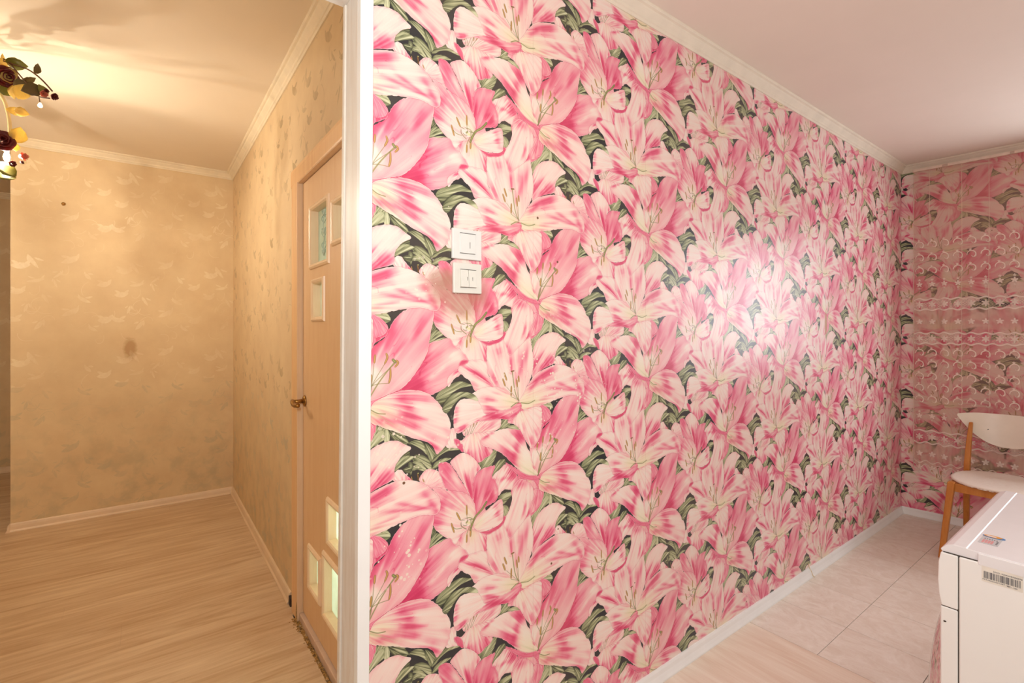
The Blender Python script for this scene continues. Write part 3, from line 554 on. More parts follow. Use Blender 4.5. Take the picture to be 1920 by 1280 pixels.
# hall walls
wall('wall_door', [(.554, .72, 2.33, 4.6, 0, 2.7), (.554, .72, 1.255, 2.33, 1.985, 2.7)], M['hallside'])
wall('wall_washroom', [(1.7, 1.76, 1.255, 2.6, -.05, 2.7), (.72, 1.76, 2.5, 2.6, -.05, 2.7), (.60, 1.76, 1.255, 2.6, 2.4, 2.7), (.60, 1.76, 1.255, 2.6, -.05, 0)], plain('washroom_white', (236, 238, 232), .6))
wall('wall_far', [(-.705, .56, 4.468, 4.60, 0, 2.7)], M['hall'])
wall('wall_hall_end', [(-2.7, -.5, 6.36, 6.46, 0, 2.7), (-.62, -.5, 4.6, 6.4, 0, 2.7)], M['hall'])
wall('wall_hall_left', [(-2.8, -2.7, 1.255, 6.46, 0, 2.7)], M['hall'])
wall('wall_hall_near', [(-2.8, -.45, PB, PB+.02, 0, 2.7), (-.45, .43, PB, PB+.02, 2.18, 2.7), (.43, .6, PB, PB+.02, 0, 2.7)], M['hall'])
struct(MB().box(-2.8, .75, PW, 6.46, HC, 2.75).build('ceiling', M['ceil2']))
# floors: sub-floor slab, then single planks and tiles on it
fl = struct(MB().box(-2.8, .8, 1.2, 6.46, -.1, HF-.009).build('floor', M['dark']))
random.seed(3); y = 1.24; r = 0
while y < 6.36:
    x = .553 if y > 2.35 else .545; L = (.42, .86, 1.2, .64)[r % 4]
    if 1.24 <= y < 2.3: x = .534
    while x > -2.7:
        x0 = max(x-L, -2.7); MB().box(x0+.0002, x-.0002, y+.0002, min(y+.192, 6.36)-.0002, HF-.008, HF).build('plank', M['plank'], fl); x = x0; L = 1.285
    y += .192; r += 1
fk = struct(MB().box(-1.4, 4.9, -2.1, 1.2, -.1, -.009).build('floor', M['dark']))
xs = [2.19+.305*k for k in range(9)]; ys = [1.155, .85, .545, .24, -.065, -.37, -.675, -.98, -1.285, -1.59, -1.895, -2.0]
for i in range(8):
    for j in range(len(ys)-1):
        g = .0018 if ys[j] == .545 else .0011
        MB().box(xs[i]+.0013, xs[i+1]-.0013, ys[j+1]+g, ys[j]-g, -.008, 0).build('tile', M['tile'], fk)
for x0, x1 in ((1.27, 2.19), (.05, 1.27), (-1.3, .05)):
    for y0, y1 in ((.2, 1.2), (-.9, .2), (-2.0, -.9)): MB().box(x0+.0006, x1-.0009, y0+.0006, y1-.0006, -.008, -.0003).build('vinyl_board', M['sheet'], fk)
# cornices
corn = [(0, 0), (.005, 0), (.009, .007), (.013, .010), (.015, .018), (.028, .032), (.031, .038), (.038, .041), (.042, .046), (.042, .05), (0, .05)]
def trim(name, prof, a, b, u, mat, parts=None): return struct(link(name, *extrude(prof, a, b, u), mat))
trim('trim_1', corn, (-1.3, PW, KC-.05), (4.39, PW, KC-.05), (0, -1, 0), M['foam'])
trim('trim_2', corn, tuple(Vector(bpt(-.0, 0, KC-.05))), bpt(3.2, 0, KC-.05), tuple(-BN), M['foam'])
corn2 = [(p*1.15, q*1.0) for p, q in corn]
trim('trim_3', corn2, (-.72, 4.468, HC-.05), (.554, 4.468, HC-.05), (0, -1, 0), M['foam2'])
trim('trim_4', corn2, (.554, PB, HC-.05), (.554, 4.468, HC-.05), (-1, 0, 0), M['foam2'])
trim('trim_5', corn2, (-2.7, 6.36, HC-.05), (-.62, 6.36, HC-.05), (0, -1, 0), M['foam2'])
trim('trim_6', corn2, (-.705, 4.42, HC-.05), (-.705, 4.6, HC-.05), (-1, 0, 0), M['foam2'])
bb = [(0, 0), (.019, 0), (.019, .006), (.015, .016), (.011, .028), (.009, .042), (.006, .05), (0, .05)]
def baseb(name, segs, mat, h=1.):
    b = MB()
    for a, c2, u in segs: b.add(*extrude([(p, q*h) for p, q in bb], a, c2, u))
    return struct(b.build(name, mat))
bf = baseb('baseboard_front', [((.425, PW, 0), (2.8425, PW, 0), (0, -1, 0)), ((2.8435, PW, 0), (4.385, PW, 0), (0, -1, 0))], M['pvc'])
baseb('baseboard_right', [(bpt(0, 0, 0), bpt(3.1, 0, 0), tuple(-BN))], M['pvc'])
hb = [(0, 0), (.020, 0), (.020, .005), (.014, .014), (.012, .034), (.009, .047), (.004, .053), (0, .053)]
for nm, a, c2, u in (('baseboard_far', (-.705, 4.468, HF), (.554, 4.468, HF), (0, -1, 0)), ('baseboard_door', (.554, 2.50, HF), (.554, 4.468, HF), (-1, 0, 0)), ('baseboard_hall_end', (-2.7, 6.36, HF), (-.62, 6.36, HF), (0, -1, 0)), ('baseboard_corner', (-.705, 4.447, HF), (-.705, 4.6, HF), (-1, 0, 0))):
    struct(link(nm, *extrude(hb, a, c2, u), M['pvc2']))
struct(MB().box(.541, .553, 2.466, 2.4995, HF, HF+.040).build('baseboard_gap_shade', M['dark']))  # dark block standing in for the shade of the open gap
b = MB(); b.add(*tube_vf(smooth_path([(2.838, 1.1455, .075), (2.841, 1.141, .052), (2.855, 1.137, .03), (2.855, 1.130, .012), (2.863, 1.124, .002)], 5), .0016, 6)); b.build('sealant_strand', M['socket'], bf, smooth=True)
# ---------------------------------------------------------------- doorway between kitchen and hall (leans slightly)
dw = bpy.data.objects.new('door_1', None); C.objects.link(dw); struct(dw)
def prism(quad0, quad1, mat, name, par, bev=.0015):
    v = list(quad0)+list(quad1); return MB().add(v, [(0, 1, 2, 3), (7, 6, 5, 4), (0, 4, 5, 1), (1, 5, 6, 2), (2, 6, 7, 3), (3, 7, 4, 0)]).build(name, mat, par, bev)
HZ = 2.146
prism([(.393, PW-.012, 0), (.421, PW-.012, 0), (.421, PW+.01, 0), (.393, PW+.01, 0)], [(.4045, PW-.012, HZ+.03), (.4365, PW-.012, HZ+.03), (.4365, PW+.01, HZ+.03), (.4045, PW+.01, HZ+.03)], M['casing'], 'casing', dw)
prism([(.396, PW+.01, 0), (.45, PW+.01, 0), (.45, 1.266, 0), (.396, 1.266, 0)], [(.4045, PW+.01, HZ), (.45, PW+.01, HZ), (.45, 1.238, HZ), (.4045, 1.238, HZ)], M['jamb'], 'jamb', dw)
prism([(.391, 1.266, 0), (.45, 1.266, 0), (.45, 1.288, 0), (.391, 1.288, 0)], [(.400, 1.238, HZ), (.45, 1.238, HZ), (.45, 1.254, HZ), (.400, 1.254, HZ)], M['stop'], 'door_stop', dw, .003)
MB().box(-.43, .45, PW+.0, 1.255, HZ, HZ+.03).build('jamb_head', M['jamb'], dw, .0015)
MB().box(-.5, .437, PW-.012, PW+.01, HZ, HZ+.033).build('casing', M['casing'], dw, .002)
MB().box(-.46, -.43, PW, 1.27, 0, HZ).build('jamb', M['jamb'], dw, .0015); MB().box(-.49, -.43, PW-.012, PW, 0, HZ).build('casing', M['casing'], dw, .002)
# ---------------------------------------------------------------- beech door in the hall
hd = bpy.data.objects.new('door_2', None); C.objects.link(hd); struct(hd)
LX = .563; YL, YR, ZB, ZT = 2.322, 1.52, .062, 1.978
holes = [(1.938, 2.174, 1.598, 1.832), (1.66, 1.868, 1.656, 1.796), (2.001, 2.142, 1.376, 1.520), (2.053, 2.200, .229, .386), (1.735, 1.985, .208, .434), (1.66, 1.929, .514, .661)]
def leaf_panel():
    b = MB(); Ys = sorted({YR, YL}|{q for h in holes for q in h[:2]}); Zs = sorted({ZB, ZT}|{q for h in holes for q in h[2:]})
    vid = {}; fa = []
    def V(x, y, z):
        k = (x, y, z)
        if k not in vid: vid[k] = len(vid)
        return vid[k]
    solid = lambda i, j: 0 <= i < len(Ys)-1 and 0 <= j < len(Zs)-1 and not any(h[0] <= (Ys[i]+Ys[i+1])/2 <= h[1] and h[2] <= (Zs[j]+Zs[j+1])/2 <= h[3] for h in holes)
    x0, x1 = LX, LX+.04
    for i in range(len(Ys)-1):
        for j in range(len(Zs)-1):
            if not solid(i, j): continue
            a, c2, z0, z1 = Ys[i], Ys[i+1], Zs[j], Zs[j+1]
            fa += [(V(x0, a, z0), V(x0, c2, z0), V(x0, c2, z1), V(x0, a, z1)), (V(x1, a, z0), V(x1, a, z1), V(x1, c2, z1), V(x1, c2, z0))]
            if not solid(i-1, j): fa.append((V(x0, a, z0), V(x0, a, z1), V(x1, a, z1), V(x1, a, z0)))
            if not solid(i+1, j): fa.append((V(x0, c2, z0), V(x1, c2, z0), V(x1, c2, z1), V(x0, c2, z1)))
            if not solid(i, j-1): fa.append((V(x0, a, z0), V(x1, a, z0), V(x1, c2, z0), V(x0, c2, z0)))
            if not solid(i, j+1): fa.append((V(x0, a, z1), V(x0, c2, z1), V(x1, c2, z1), V(x1, a, z1)))
    return list(vid.keys()), fa
lf = link('door_leaf', *leaf_panel(), M['door'], hd)
def disc_strokes(yc, zc, hh, par):
    """little green scroll painted on the glass, as thin relief"""
    b = MB(); x = LX+.0255
    def st(pts, r): b.add(*tube_vf(smooth_path([(x, yc+p, zc+q*hh) for p, q in pts], 5), r, 5))
    st([(0, -.8), (.012, -.4), (-.012, 0), (.012, .4), (0, .8)], .0022)
    for s in (-1, 1):
        for q in (-.55, -.05, .5): st([(0, q), (s*.022, q+.08), (s*.034, q+.22), (s*.02, q+.30), (s*.012, q+.2)], .0018)
    for q in (-.75, .8, .1):
        for s in (-1, 0, 1): st([(0, q), (s*.016, q+.1), (s*.022, q+.2)], .0042)
    b.build('painted_scroll', M['fgreen'], par, smooth=True)
for k, (a, c2, z0, z1) in enumerate(holes):
    fr = MB(); w = .014; prof = [(0, 0), (0, w+.004), (-.006, w+.002), (-.011, w-.005), (-.009, .002), (-.004, -.003), (.03, -.003), (.03, 0)]
    # moulding: four mitred lengths round the opening
    ring = [(a, z0), (c2, z0), (c2, z1), (a, z1)]; v = []; f = []; n = len(prof)
    for (yy, zz), (sy, sz) in zip(ring, ((-1, -1), (1, -1), (1, 1), (-1, 1))):
        for px_, o in prof: v.append((LX+px_, yy+sy*o, zz+sz*o))
    for i in range(4):
        for j in range(n): f.append((i*n+j, i*n+(j+1) % n, ((i+1) % 4)*n+(j+1) % n, ((i+1) % 4)*n+j))
    wf_ = link('window_moulding', v, f, M['moulding'], hd)
    MB().box(LX+.026, LX+.031, a-.003, c2+.003, z0-.003, z1+.003).build('glass_pane', M['glass'], wf_)
    if k in (0, 1, 4): disc_strokes((a+c2)/2+(.03 if k == 0 else 0), (z0+z1)/2, (z1-z0)*.45, wf_)
# casing and lining of that door
MB().box(.539, LX+.05, 2.326, 2.334, HF, 1.985).build('lining', M['doorpale'], hd); MB().box(.541, LX+.05, 1.45, 2.334, 1.981, 1.989).build('lining', M['doorpale'], hd)
def arcprof(w, d): return [(0, 0)]+[(d*math.sin(math.pi*t)**.5 if 0 < t < 1 else 0, w*t) for t in [i/10 for i in range(11)]]
pr = [(0, 0), (.013, 0), (.015, .006), (.015, .05), (.015, .095), (.012, .112), (.006, .12), (0, .122)]
c1 = link('casing', *extrude(pr, (.554, 2.331, HF), (.554, 2.331, 2.03), (-1, 0, 0), (0, 1, 0)), M['doortrim'], hd)
pr2 = [(0, 0), (.014, 0), (.016, .006), (.016, .06), (.013, .076), (.006, .084), (0, .086)]
c2_ = link('casing', *extrude(pr2, (.554, 1.45, 1.984), (.554, 2.445, 1.984), (-1, 0, 0), (0, 0, 1)), M['doortrim'], hd)
hn = MB(); hn.add(*[(lambda v, f: ([(LX-.001-p[2], 2.286+p[0], 1.010+p[1]*1.0) for p in v], f))(*lathe_vf([(.0, 0), (.024, 0), (.025, .004), (.019, .008), (.010, .011)], 20))][0]); rose = hn.build('door_handle', M['brass'], hd, smooth=True)
lv = MB(); lv.add(*tube_vf([(LX-.008, 2.286, 1.010), (LX-.03, 2.286, 1.010), (LX-.052, 2.287, 1.010)], [.009, .008, .009], 12)); lv.add(*tube_vf(smooth_path([(LX-.052, 2.289, 1.012), (LX-.056, 2.268, 1.008), (LX-.055, 2.24, 1.0), (LX-.05, 2.20, 1.004)], 5), .0095, 10)); lv.build('lever', M['brass'], rose, smooth=True)
MB().box(.548, LX+.02, 1.45, 2.07, HF-.005, .056).build('threshold', M['thresh'], hd, .003); MB().box(.548, LX+.02, 2.073, 2.326, HF-.005, .055).build('threshold', M['thresh'], hd, .003)
# crumbling sealant between laminate and threshold
random.seed(11); b = MB()
for k in range(1500):
    y = random.uniform(1.3, 2.36); w = .004+.006*max(0, math.sin(y*9+1))+(.014 if 2.24 < y < 2.36 else 0)
    x = .540+random.gauss(0, w*.5); s = random.uniform(.001, .0032); z = HF+random.uniform(-.004, .003)
    v, f = box_vf(-s, s, -s*1.4, s*1.4, -s, s*.7); m = Matrix.Rotation(random.uniform(0, 3), 3, 'Z') @ Matrix.Rotation(random.uniform(-.6, .6), 3, 'X'); b.add([tuple(m @ Vector(q)+Vector((min(x, .547), y, z))) for q in v], f)
o = b.build('sealant_crumbs', M['mud'], fl); o['kind'] = 'stuff'
MB().box(.534, .5475, 1.26, 2.33, HF-.006, HF-.004).build('sealant_gap', M['mud'], fl)
b = MB(); b.add(*tube_vf([(.5395, 2.336, HF), (.5385, 2.337, HF+.03), (.5388, 2.336, HF+.085)], [.004, .003, .001], 6)); b.build('sealant_streak', M['mud'], hd)
# ceiling hook on the far wall
b = MB(); b.add(*[(lambda v, f: ([(-.451+p[0], 4.467-p[2], 2.177+p[1]) for p in v], f))(*lathe_vf([(.0, 0), (.011, 0), (.011, .002), (.005, .004)], 16))][0]); b.add(*tube_vf(smooth_path([(-.451, 4.466, 2.177), (-.451, 4.45, 2.177), (-.447, 4.438, 2.170), (-.451, 4.436, 2.160), (-.455, 4.44, 2.168)], 5), .0018, 6))
o = b.build('wall_hook', M['brass'], smooth=True); o['label'] = 'small brass screw hook in the bare beige hall wall'; o['category'] = 'hook'

# ---------------------------------------------------------------- light switches on the lily wall
def switch(x0, x1, z0, z1, label, mat, double, tilt):
    cx, cz = (x0+x1)/2, (z0+z1)/2; t = thing('light_switch', label, 'switch', (cx, PW-.0012, cz), 'white light switches beside the doorway')
    w, h = (x1-x0)/2, (z1-z0)/2
    f = MB().box(-w, w, -.009, 0, -h, h).build('cover_plate', mat, t, .0025); f.rotation_euler = (0, tilt, 0)
    kw, kh = (.0245, .0265) if not double else (.0245, .0235); zc = .002 if not double else -.001
    for s in ((0,) if not double else (-1, 1)):
        a, c2 = (-kw, kw) if not double else ((-kw, -.0006) if s < 0 else (.0006, kw))
        v, fc = box_vf(a, c2, -.0125, -.007, zc-kh, zc+kh); v = [(p[0], p[1]-(.004 if p[2] < 0 and p[1] < -.01 and double else 0), p[2]) for p in v]
        r = MB().add(v, fc).build('rocker', mat, t, .0012)
        mx = (a+c2)/2 if double else .006; mx = (-.0045 if s < 0 else .0115) if double else mx
        MB().box(mx-.0006, mx+.0006, -.0150 if double else -.01285, -.011, zc-.013, zc+.004).build('indicator_slot', M['line'], r)
    MB().box(-kw, kw, -.0128, -.0085, zc+kh+.0005, zc+kh+.0012).build('slot', M['line'], f); MB().box(-kw, kw, -.0100, -.0085, zc-kh-.0011, zc-kh-.0005).build('slot', M['line'], f)
    return t
switch(.653, .746, 1.516, 1.598, 'upper white wall switch with one rocker, beside the doorway', M['switch'], False, .004)
switch(.656, .746, 1.424, 1.506, 'lower ivory-white wall switch with two rockers, below the single one', M['ivory'], True, -.004)

# ---------------------------------------------------------------- sheer lace curtain
def paint_lace(W=96, H=2600):
    P = .072; per = W/P; a = np.full((H, W), .30); X, Z = np.meshgrid(np.arange(W)/per, .30+np.arange(H)/H*2.15)
    fine = (np.sin(X*2*np.pi/P*24)*.5+.5)*.06; a += fine
    def arc(cx, cz, r, t0, t1, w, val):
        nonlocal a
        for ox in (-P, 0, P):
            dx, dz = X-cx-ox, Z-cz; rr = np.hypot(dx, dz); th = np.degrees(np.arctan2(dz, dx)) % 360
            ok = ((th-t0) % 360) <= ((t1-t0) % 360); a = np.maximum(a, np.where(ok, np.clip((w-np.abs(rr-r))/.0012+.5, 0, 1)*val, 0))
    def star(cx, cz, r, val, n=6):
        nonlocal a
        for ox in (-P, 0, P):
            dx, dz = X-cx-ox, Z-cz; rr = np.hypot(dx, dz); th = np.arctan2(dz, dx)
            R = r*(.45+.55*np.abs(np.cos(n*.5*(th-1.57)))**1.5); a = np.maximum(a, np.clip((R-rr)/.0015+.5, 0, 1)*val)
    def curls(z):
        arc(P*.5, z, .023, 310, 190, .0034, 1.); arc(P*.5+.014, z-.008, .011, 180, 20, .0024, .8); star(P*.5-.004, z+.031, .009, .95, 5)
    def stars(z): star(P*.5, z, .019, .92, 5); star(P*.5, z+.030, .010, .8, 5); star(P*.5, z-.028, .009, .7, 5); star(P*.5, z-.045, .006, .6, 4)
    def band(z, h):
        nonlocal a
        zone = np.abs(Z-z) < h; k = X*2*np.pi/P
        cr = np.minimum(np.abs(((X+(Z-z)*1.1) % .018)-.009), np.abs(((X-(Z-z)*1.1) % .018)-.009))
        near = np.abs(((X+P/2) % P)-P/2) < .02
        a = np.where(zone, .12, a); a = np.maximum(a, np.where(zone & near, np.clip((.0016-cr)/.001+.5, 0, 1)*.6, 0)); star(P*.5, z, .024, .9, 6)
        for s in (1, -1): a = np.maximum(a, np.clip((.0055-np.abs(Z-z-s*(h+.005*np.cos(k+3.14)*1)))/.0014+.5, 0, 1)*.92)
    def tan(z0, z1):
        nonlocal a
        a = np.where((Z > z0) & (Z < z1), np.maximum(a, .48), a)
    for z in (1.915, 1.825, 1.735): curls(z)
    stars(1.64); tan(1.325, 1.46); star(P*.5, 1.38, .02, .95, 5); band(1.50, .036); band(1.265, .036)
    for z in (1.165, 1.085, 1.0, .92, .84): curls(z)
    stars(.725); band(.58, .042); tan(.42, .53); star(P*.5, .462, .021, .95, 5)
    k = X*2*np.pi/P; edge = .375+.012*np.cos(k); a = np.where((Z < .405) & (Z > edge), np.maximum(a, .5), a); a = np.maximum(a, np.clip((.004-np.abs(Z-edge))/.001+.5, 0, 1)*.9); a = np.maximum(a, np.clip((.004-np.abs(Z-.405-.008*np.cos(k)))/.001+.5, 0, 1)*.85)
    a = np.where(Z < edge-.002, 0, a); star(P*.5, .365, .02, .9, 5); star(P*.5, .335, .010, .85, 4)
    return np.clip(a, 0, 1)
lace_img = make_image('lace_mask', paint_lace(), True)
def lace_mat():
    t = NT('sheer_lace'); al = tex(t, lace_img, t.uv()); b = t.b; cc = t.mix(t.ramp(al, .4, .75), srgb(214, 170, 146), srgb(252, 240, 228)); t.base(cc, .8, spec=.1)  # ground cloth browned in colour to give the curtain's shading of the wall
    tr = t.node('ShaderNodeBsdfTransparent'); tl = t.node('ShaderNodeBsdfTranslucent'); tl.inputs[0].default_value = srgb(236, 214, 196); m1 = t.node('ShaderNodeMixShader'); m1.inputs[0].default_value = .3
    t.l.new(b.outputs[0], m1.inputs[1]); t.l.new(tl.outputs[0], m1.inputs[2]); mx = t.node('ShaderNodeMixShader'); t.l.new(al, mx.inputs[0]); t.l.new(tr.outputs[0], mx.inputs[1]); t.l.new(m1.outputs[0], mx.inputs[2]); t.l.new(mx.outputs[0], t.out.inputs[0]); return t.m
M['lace'] = lace_mat()
cu = thing('curtain', 'sheer white lace curtain with curls and stars hanging over the lily wallpaper behind the chair', 'curtain', bpt(.1, -.06, 2.45))
def folds(s): return .008*math.sin(s*41+.6)+.005*math.sin(s*97)+.004*math.sin(s*17)
v = []; uv = []; f = []; NS, NZ = 260, 24; arc_ = 0; prev = None
for i in range(NS+1):
    s = .078+i/NS*.71; d = -.055+folds(s)
    if prev: arc_ += math.hypot(s-prev[0], (d-prev[1])*1.0)
    prev = (s, d)
    for j in range(NZ+1):
        tz = j/NZ; z = .30+2.15*tz; k = 1.15-.3*tz; side = (.036*(1-tz)*0)
        p = bpt(s+side, -.055+folds(s)*k, z); v.append(p); uv.append((arc_/.072, tz))
for i in range(NS):
    for j in range(NZ): q = i*(NZ+1)+j; f.append((q, q+NZ+1, q+NZ+2, q+1))
o = link('lace_panel', v, f, M['lace'], uvs=uv, smooth=True); rooted(o, cu)
def hem():
    b = MB(); b.add(*tube_vf([bpt(.079, -.055+folds(.079), .36+.1*k) for k in range(21)], .0022, 5)); 
    return b
rooted(hem().build('side_hem', plain('lace_hem', (238, 216, 198), .8), smooth=True), cu)
for k in (0, 3, 5, 7, 8):
    s = (.165, .235, .262, .33, .395, .46, .545, .62, .70)[k]; z0, z1 = ((1.93, 2.44), (1.95, 2.44), (2.2, 2.44), (.4, 2.44), (1.2, 2.44), (.7, 2.44), (.4, 2.44), (1.0, 2.44), (.5, 2.44))[k]
    b = MB(); b.add(*tube_vf([bpt(s+.001*math.sin(q), -.058+folds(s), z0+(z1-z0)*q/10) for q in range(11)], .0016, 4)); rooted(b.build('gathered_thread', bpy.data.materials['lace_hem'], smooth=True), cu)
b = MB(); b.add(*bbox(.075, .80, -.064, -.046, 2.435, 2.452)); rooted(b.build('heading_tape', bpy.data.materials['lace_hem'], None, .002), cu)

# ---------------------------------------------------------------- wooden chair with white shell
ch = thing('dining_chair', 'orange beech chair with worn white seat and curved backrest by the lace curtain', 'chair', (3.95, .57, 0))
CX, CY = 3.945, .575
n = 56; v = []; f = []
rings = []
for zz, sc in ((.438, .93), (.440, .985), (.446, 1.0), (.452, .985), (.4535, .93), (.452, .5)):
    ring = []
    for k in range(n):
        a = 2*math.pi*k/n; rx = .225; ry = .203; c_, s_ = math.cos(a), math.sin(a)
        x = math.copysign(abs(c_)**.85, c_)*rx*sc; yv = math.copysign(abs(s_)**.9, s_)*ry*sc*(1+.05*(-c_))
        zz2 = zz-.012*(1-min(1, (x*x+yv*yv)/.05))*(1 if zz > .445 else .6)-.008*max(0, -x/.22)**3
        ring.append(len(v)); v.append((CX+x, CY+yv, zz2))
    rings.append(ring)
for r in range(len(rings)-1):
    for k in range(n): f.append((rings[r][k], rings[r][(k+1) % n], rings[r+1][(k+1) % n], rings[r+1][k]))
f.append(tuple(rings[0])[::-1]); f.append(tuple(rings[-1]))
t = NT('worn_white_seat'); nn = t.noise(t.pos(), 55, 5, .7); cc = t.mix(t.ramp(nn, .6, .8), srgb(240, 230, 216), srgb(222, 200, 178)); w_ = t.node('ShaderNodeSeparateXYZ'); t.l.new(t.pos(), w_.inputs[0])
rim = t.math('MULTIPLY', t.ramp(w_.outputs[2], .4335, .442, (1, 1, 1, 1), (0, 0, 0, 1)), t.ramp(t.noise(t.pos(), 40, 3), .45, .55)); cc = t.mix(rim, cc, srgb(178, 112, 66)); t.base(cc, .4)
rooted(link('seat', v, f, t.m, smooth=True), ch)
def leg(name, path, w, par=ch):
    b = MB(); path = [Vector(p) for p in path]; vv = []; ff = []
    for i, p in enumerate(path):
        a, c2 = w[i]; 
        for sx, sy in ((-1, -1), (1, -1), (1, 1), (-1, 1)): vv.append(p+Vector((sx*a/2, sy*c2/2, 0)))
    for i in range(len(path)-1):
        for k in range(4): ff.append((i*4+k, i*4+(k+1) % 4, (i+1)*4+(k+1) % 4, (i+1)*4+k))
    ff.append((3, 2, 1, 0)); q = len(vv); ff.append((q-4, q-3, q-2, q-1)); b.add(vv, ff)
    return rooted(b.build(name, M['cwood'], None, .005), par)
for s in (1, -1):
    leg('leg', [(3.70, CY+s*.205, 0), (3.755, CY+s*.178, .36), (3.768, CY+s*.172, .438)], [(.028, .026), (.04, .032), (.044, .034)])
    leg('leg', [(4.27, CY+s*.20, 0), (4.13, CY+s*.172, .40), (4.115, CY+s*.168, .48), (4.145, CY+s*.165, .62), (4.185, CY+s*.162, .74)], [(.03, .026), (.042, .03), (.042, .028), (.034, .024), (.024, .018)])
    b = MB(); b.box(3.76, 4.13, CY+s*.172-.011, CY+s*.172+.011, .395, .436); rooted(b.build('rail', M['cwood'], None, .003), ch)
for x in (3.768, 4.118): b = MB(); b.box(x-.011, x+.011, CY-.16, CY+.16, .385, .433); rooted(b.build('rail', M['cwood'], None, .003), ch)
b = MB(); b.add(*[(lambda v, f: ([(3.745-p[2], CY+.172+p[0], .41+p[1]) for p in v], f))(*lathe_vf([(0, 0), (.004, 0), (.004, .002)], 10))][0]); rooted(b.build('screw_cap', M['brass']), ch)
# backrest: curved half-moon panel, level top edge and bellied lower edge
v = []; f = []; NA, NB = 36, 8
for side in (0, 1):
    for i in range(NA+1):
        u = -1+2*i/NA; yv = CY+u*.228; xb = 4.185+.012-.035*(1-u*u)*(-1)-.04
        top = .800-.012*abs(u)**6-.004*u*u; bot = .772-.172*(1-abs(u)**2.3)
        if abs(u) > .999: top = .786; bot = .774
        for j in range(NB+1): z = bot+(top-bot)*j/NB; v.append((xb+.04*(1-u*u)*.6+(z-.6)*.16+side*.011, yv, z))
st = (NA+1)*(NB+1)
for i in range(NA):
    for j in range(NB): q = i*(NB+1)+j; f.append((q, q+1, q+NB+2, q+NB+1)); f.append((st+q, st+q+NB+1, st+q+NB+2, st+q+1))
for i in range(NA): q = i*(NB+1); f.append((q, q+NB+1, st+q+NB+1, st+q)); q += NB; f.append((q, st+q, st+q+NB+1, q+NB+1))
for i in (0, NA):
    for j in range(NB): q = i*(NB+1)+j; f.append((q, st+q, st+q+1, q+1))
rooted(MB().add(v, f).build('backrest', M['cwhite'], None, .003), ch)
b = MB(); b.add(*tube_vf([(4.186, CY+.085, .705), (4.194, CY+.085, .705)], .0025, 8)); rooted(b.build('screw', M['dark']), ch)

# ---------------------------------------------------------------- washing machine
wm = thing('washing_machine', 'white front-loading washing machine with a barcode label, turned to face the lily wall', 'washing machine', (1.68, 0, 0))
X0, X1, YF, YB = 1.385, 1.975, .265, -.25
def R(o): return rooted(o, wm)
R(MB().box(X0, X1, YB, YF-.0012, .03, .8425).build('cabinet', M['enamel'], None, .004))
# lid with sloped front lip and a low rim round a sunk field
prof = [(YB, .8435), (YF-.02, .8435), (YF+.027, .8435), (YF+.029, .848), (YF+.020, .858), (YF+.008, .8635), (YF-.0125, .8634), (YF-.0135, .8620), (YB+.03, .8620), (YB+.026, .8635), (YB, .8635)]
R(link('lid', *extrude([(p[0], p[1]) for p in prof], (X0+.004, 0, 0), (X1, 0, 0), (0, 1, 0), (0, 0, 1)), M['enameltop'])) 
o = bpy.data.objects['lid']; m = o.modifiers.new('Bevel', 'BEVEL'); m.width = .0025; m.segments = 3; m.angle_limit = .4
R(MB().box(X0-.0005, X0+.02, YB+.01, YF-.031, .836, .8605).build('lid_side_lip', M['enameltop'], None, .002))
R(MB().box(X0+.02, X0+.024, YF-.03, YF-.026, .858, .8615).build('rust_spot', plain('rust', (176, 92, 48), .8)))
pf = [(0, .727), (.027, .727), (.031, .75), (.033, .78), (.032, .82), (.028, .842), (0, .842)]
R(link('control_panel', *extrude(pf, (X0, YF, 0), (X1, YF, 0), (0, 1, 0)), M['enamel'])); m = bpy.data.objects['control_panel'].modifiers.new('Bevel', 'BEVEL'); m.width = .002; m.segments = 2; m.angle_limit = .5
R(MB().box(X0, X1, YF, YF+.029, .05, .7255).build('front_panel', M['enamel'], None, .003))
R(MB().box(X0+.002, X1-.002, YF-.0014, YF+.002, .05, .84).build('gap_shadow', M['seam'])); R(MB().box(X0+.0015, X1, YF, YF+.027, .7254, .7272).build('panel_joint', M['seam']))
R(MB().box(X0+.0015, X0+.45, YF-.03, YF+.024, .8424, .8436).build('lid_joint', M['seam']))
def lathe_y(prof, n=48): v, f = lathe_vf(prof, n); return [(1.68+p[0], YF+.029+p[2], .44+p[1]) for p in v], f
R(MB().add(*lathe_y([(.10, .0), (.235, .0), (.232, .018), (.215, .036), (.19, .046), (.165, .048), (.15, .04), (.12, .02)])).build('door_ring', plain('door_ring_gloss', (226, 222, 216), .08, .75), smooth=True))
R(MB().add(*lathe_y([(.0, .036), (.06, .034), (.12, .026), (.165, .03)])).build('door_glass', plain('smoked_glass', (60, 56, 58), .05), smooth=True))
R(MB().add(*[(lambda v, f: ([(1.86+p[0], YF+.03+p[2], .785+p[1]) for p in v], f))(*lathe_vf([(.0, 0), (.024, 0), (.022, .02), (.0, .02)], 24))][0]).build('dial', M['enamel'], smooth=False))
for x in (1.43, 1.93):
    for y in (-.21, .22): R(MB().add(*lathe_vf([(.022, 0), (.022, .012), (.012, .014), (.012, .032)], 16, (x, y, 0))).build('foot', M['dark']))
R(MB().add(*[(lambda v, f: ([(X0-.0004+.0006*0-p[2], .286+p[0]*1.6, .694+p[1]) for p in v], f))(*lathe_vf([(0, -.001), (.0016, -.001), (.0016, .0003)], 12))][0]).build('screw_hole', M['dark']))
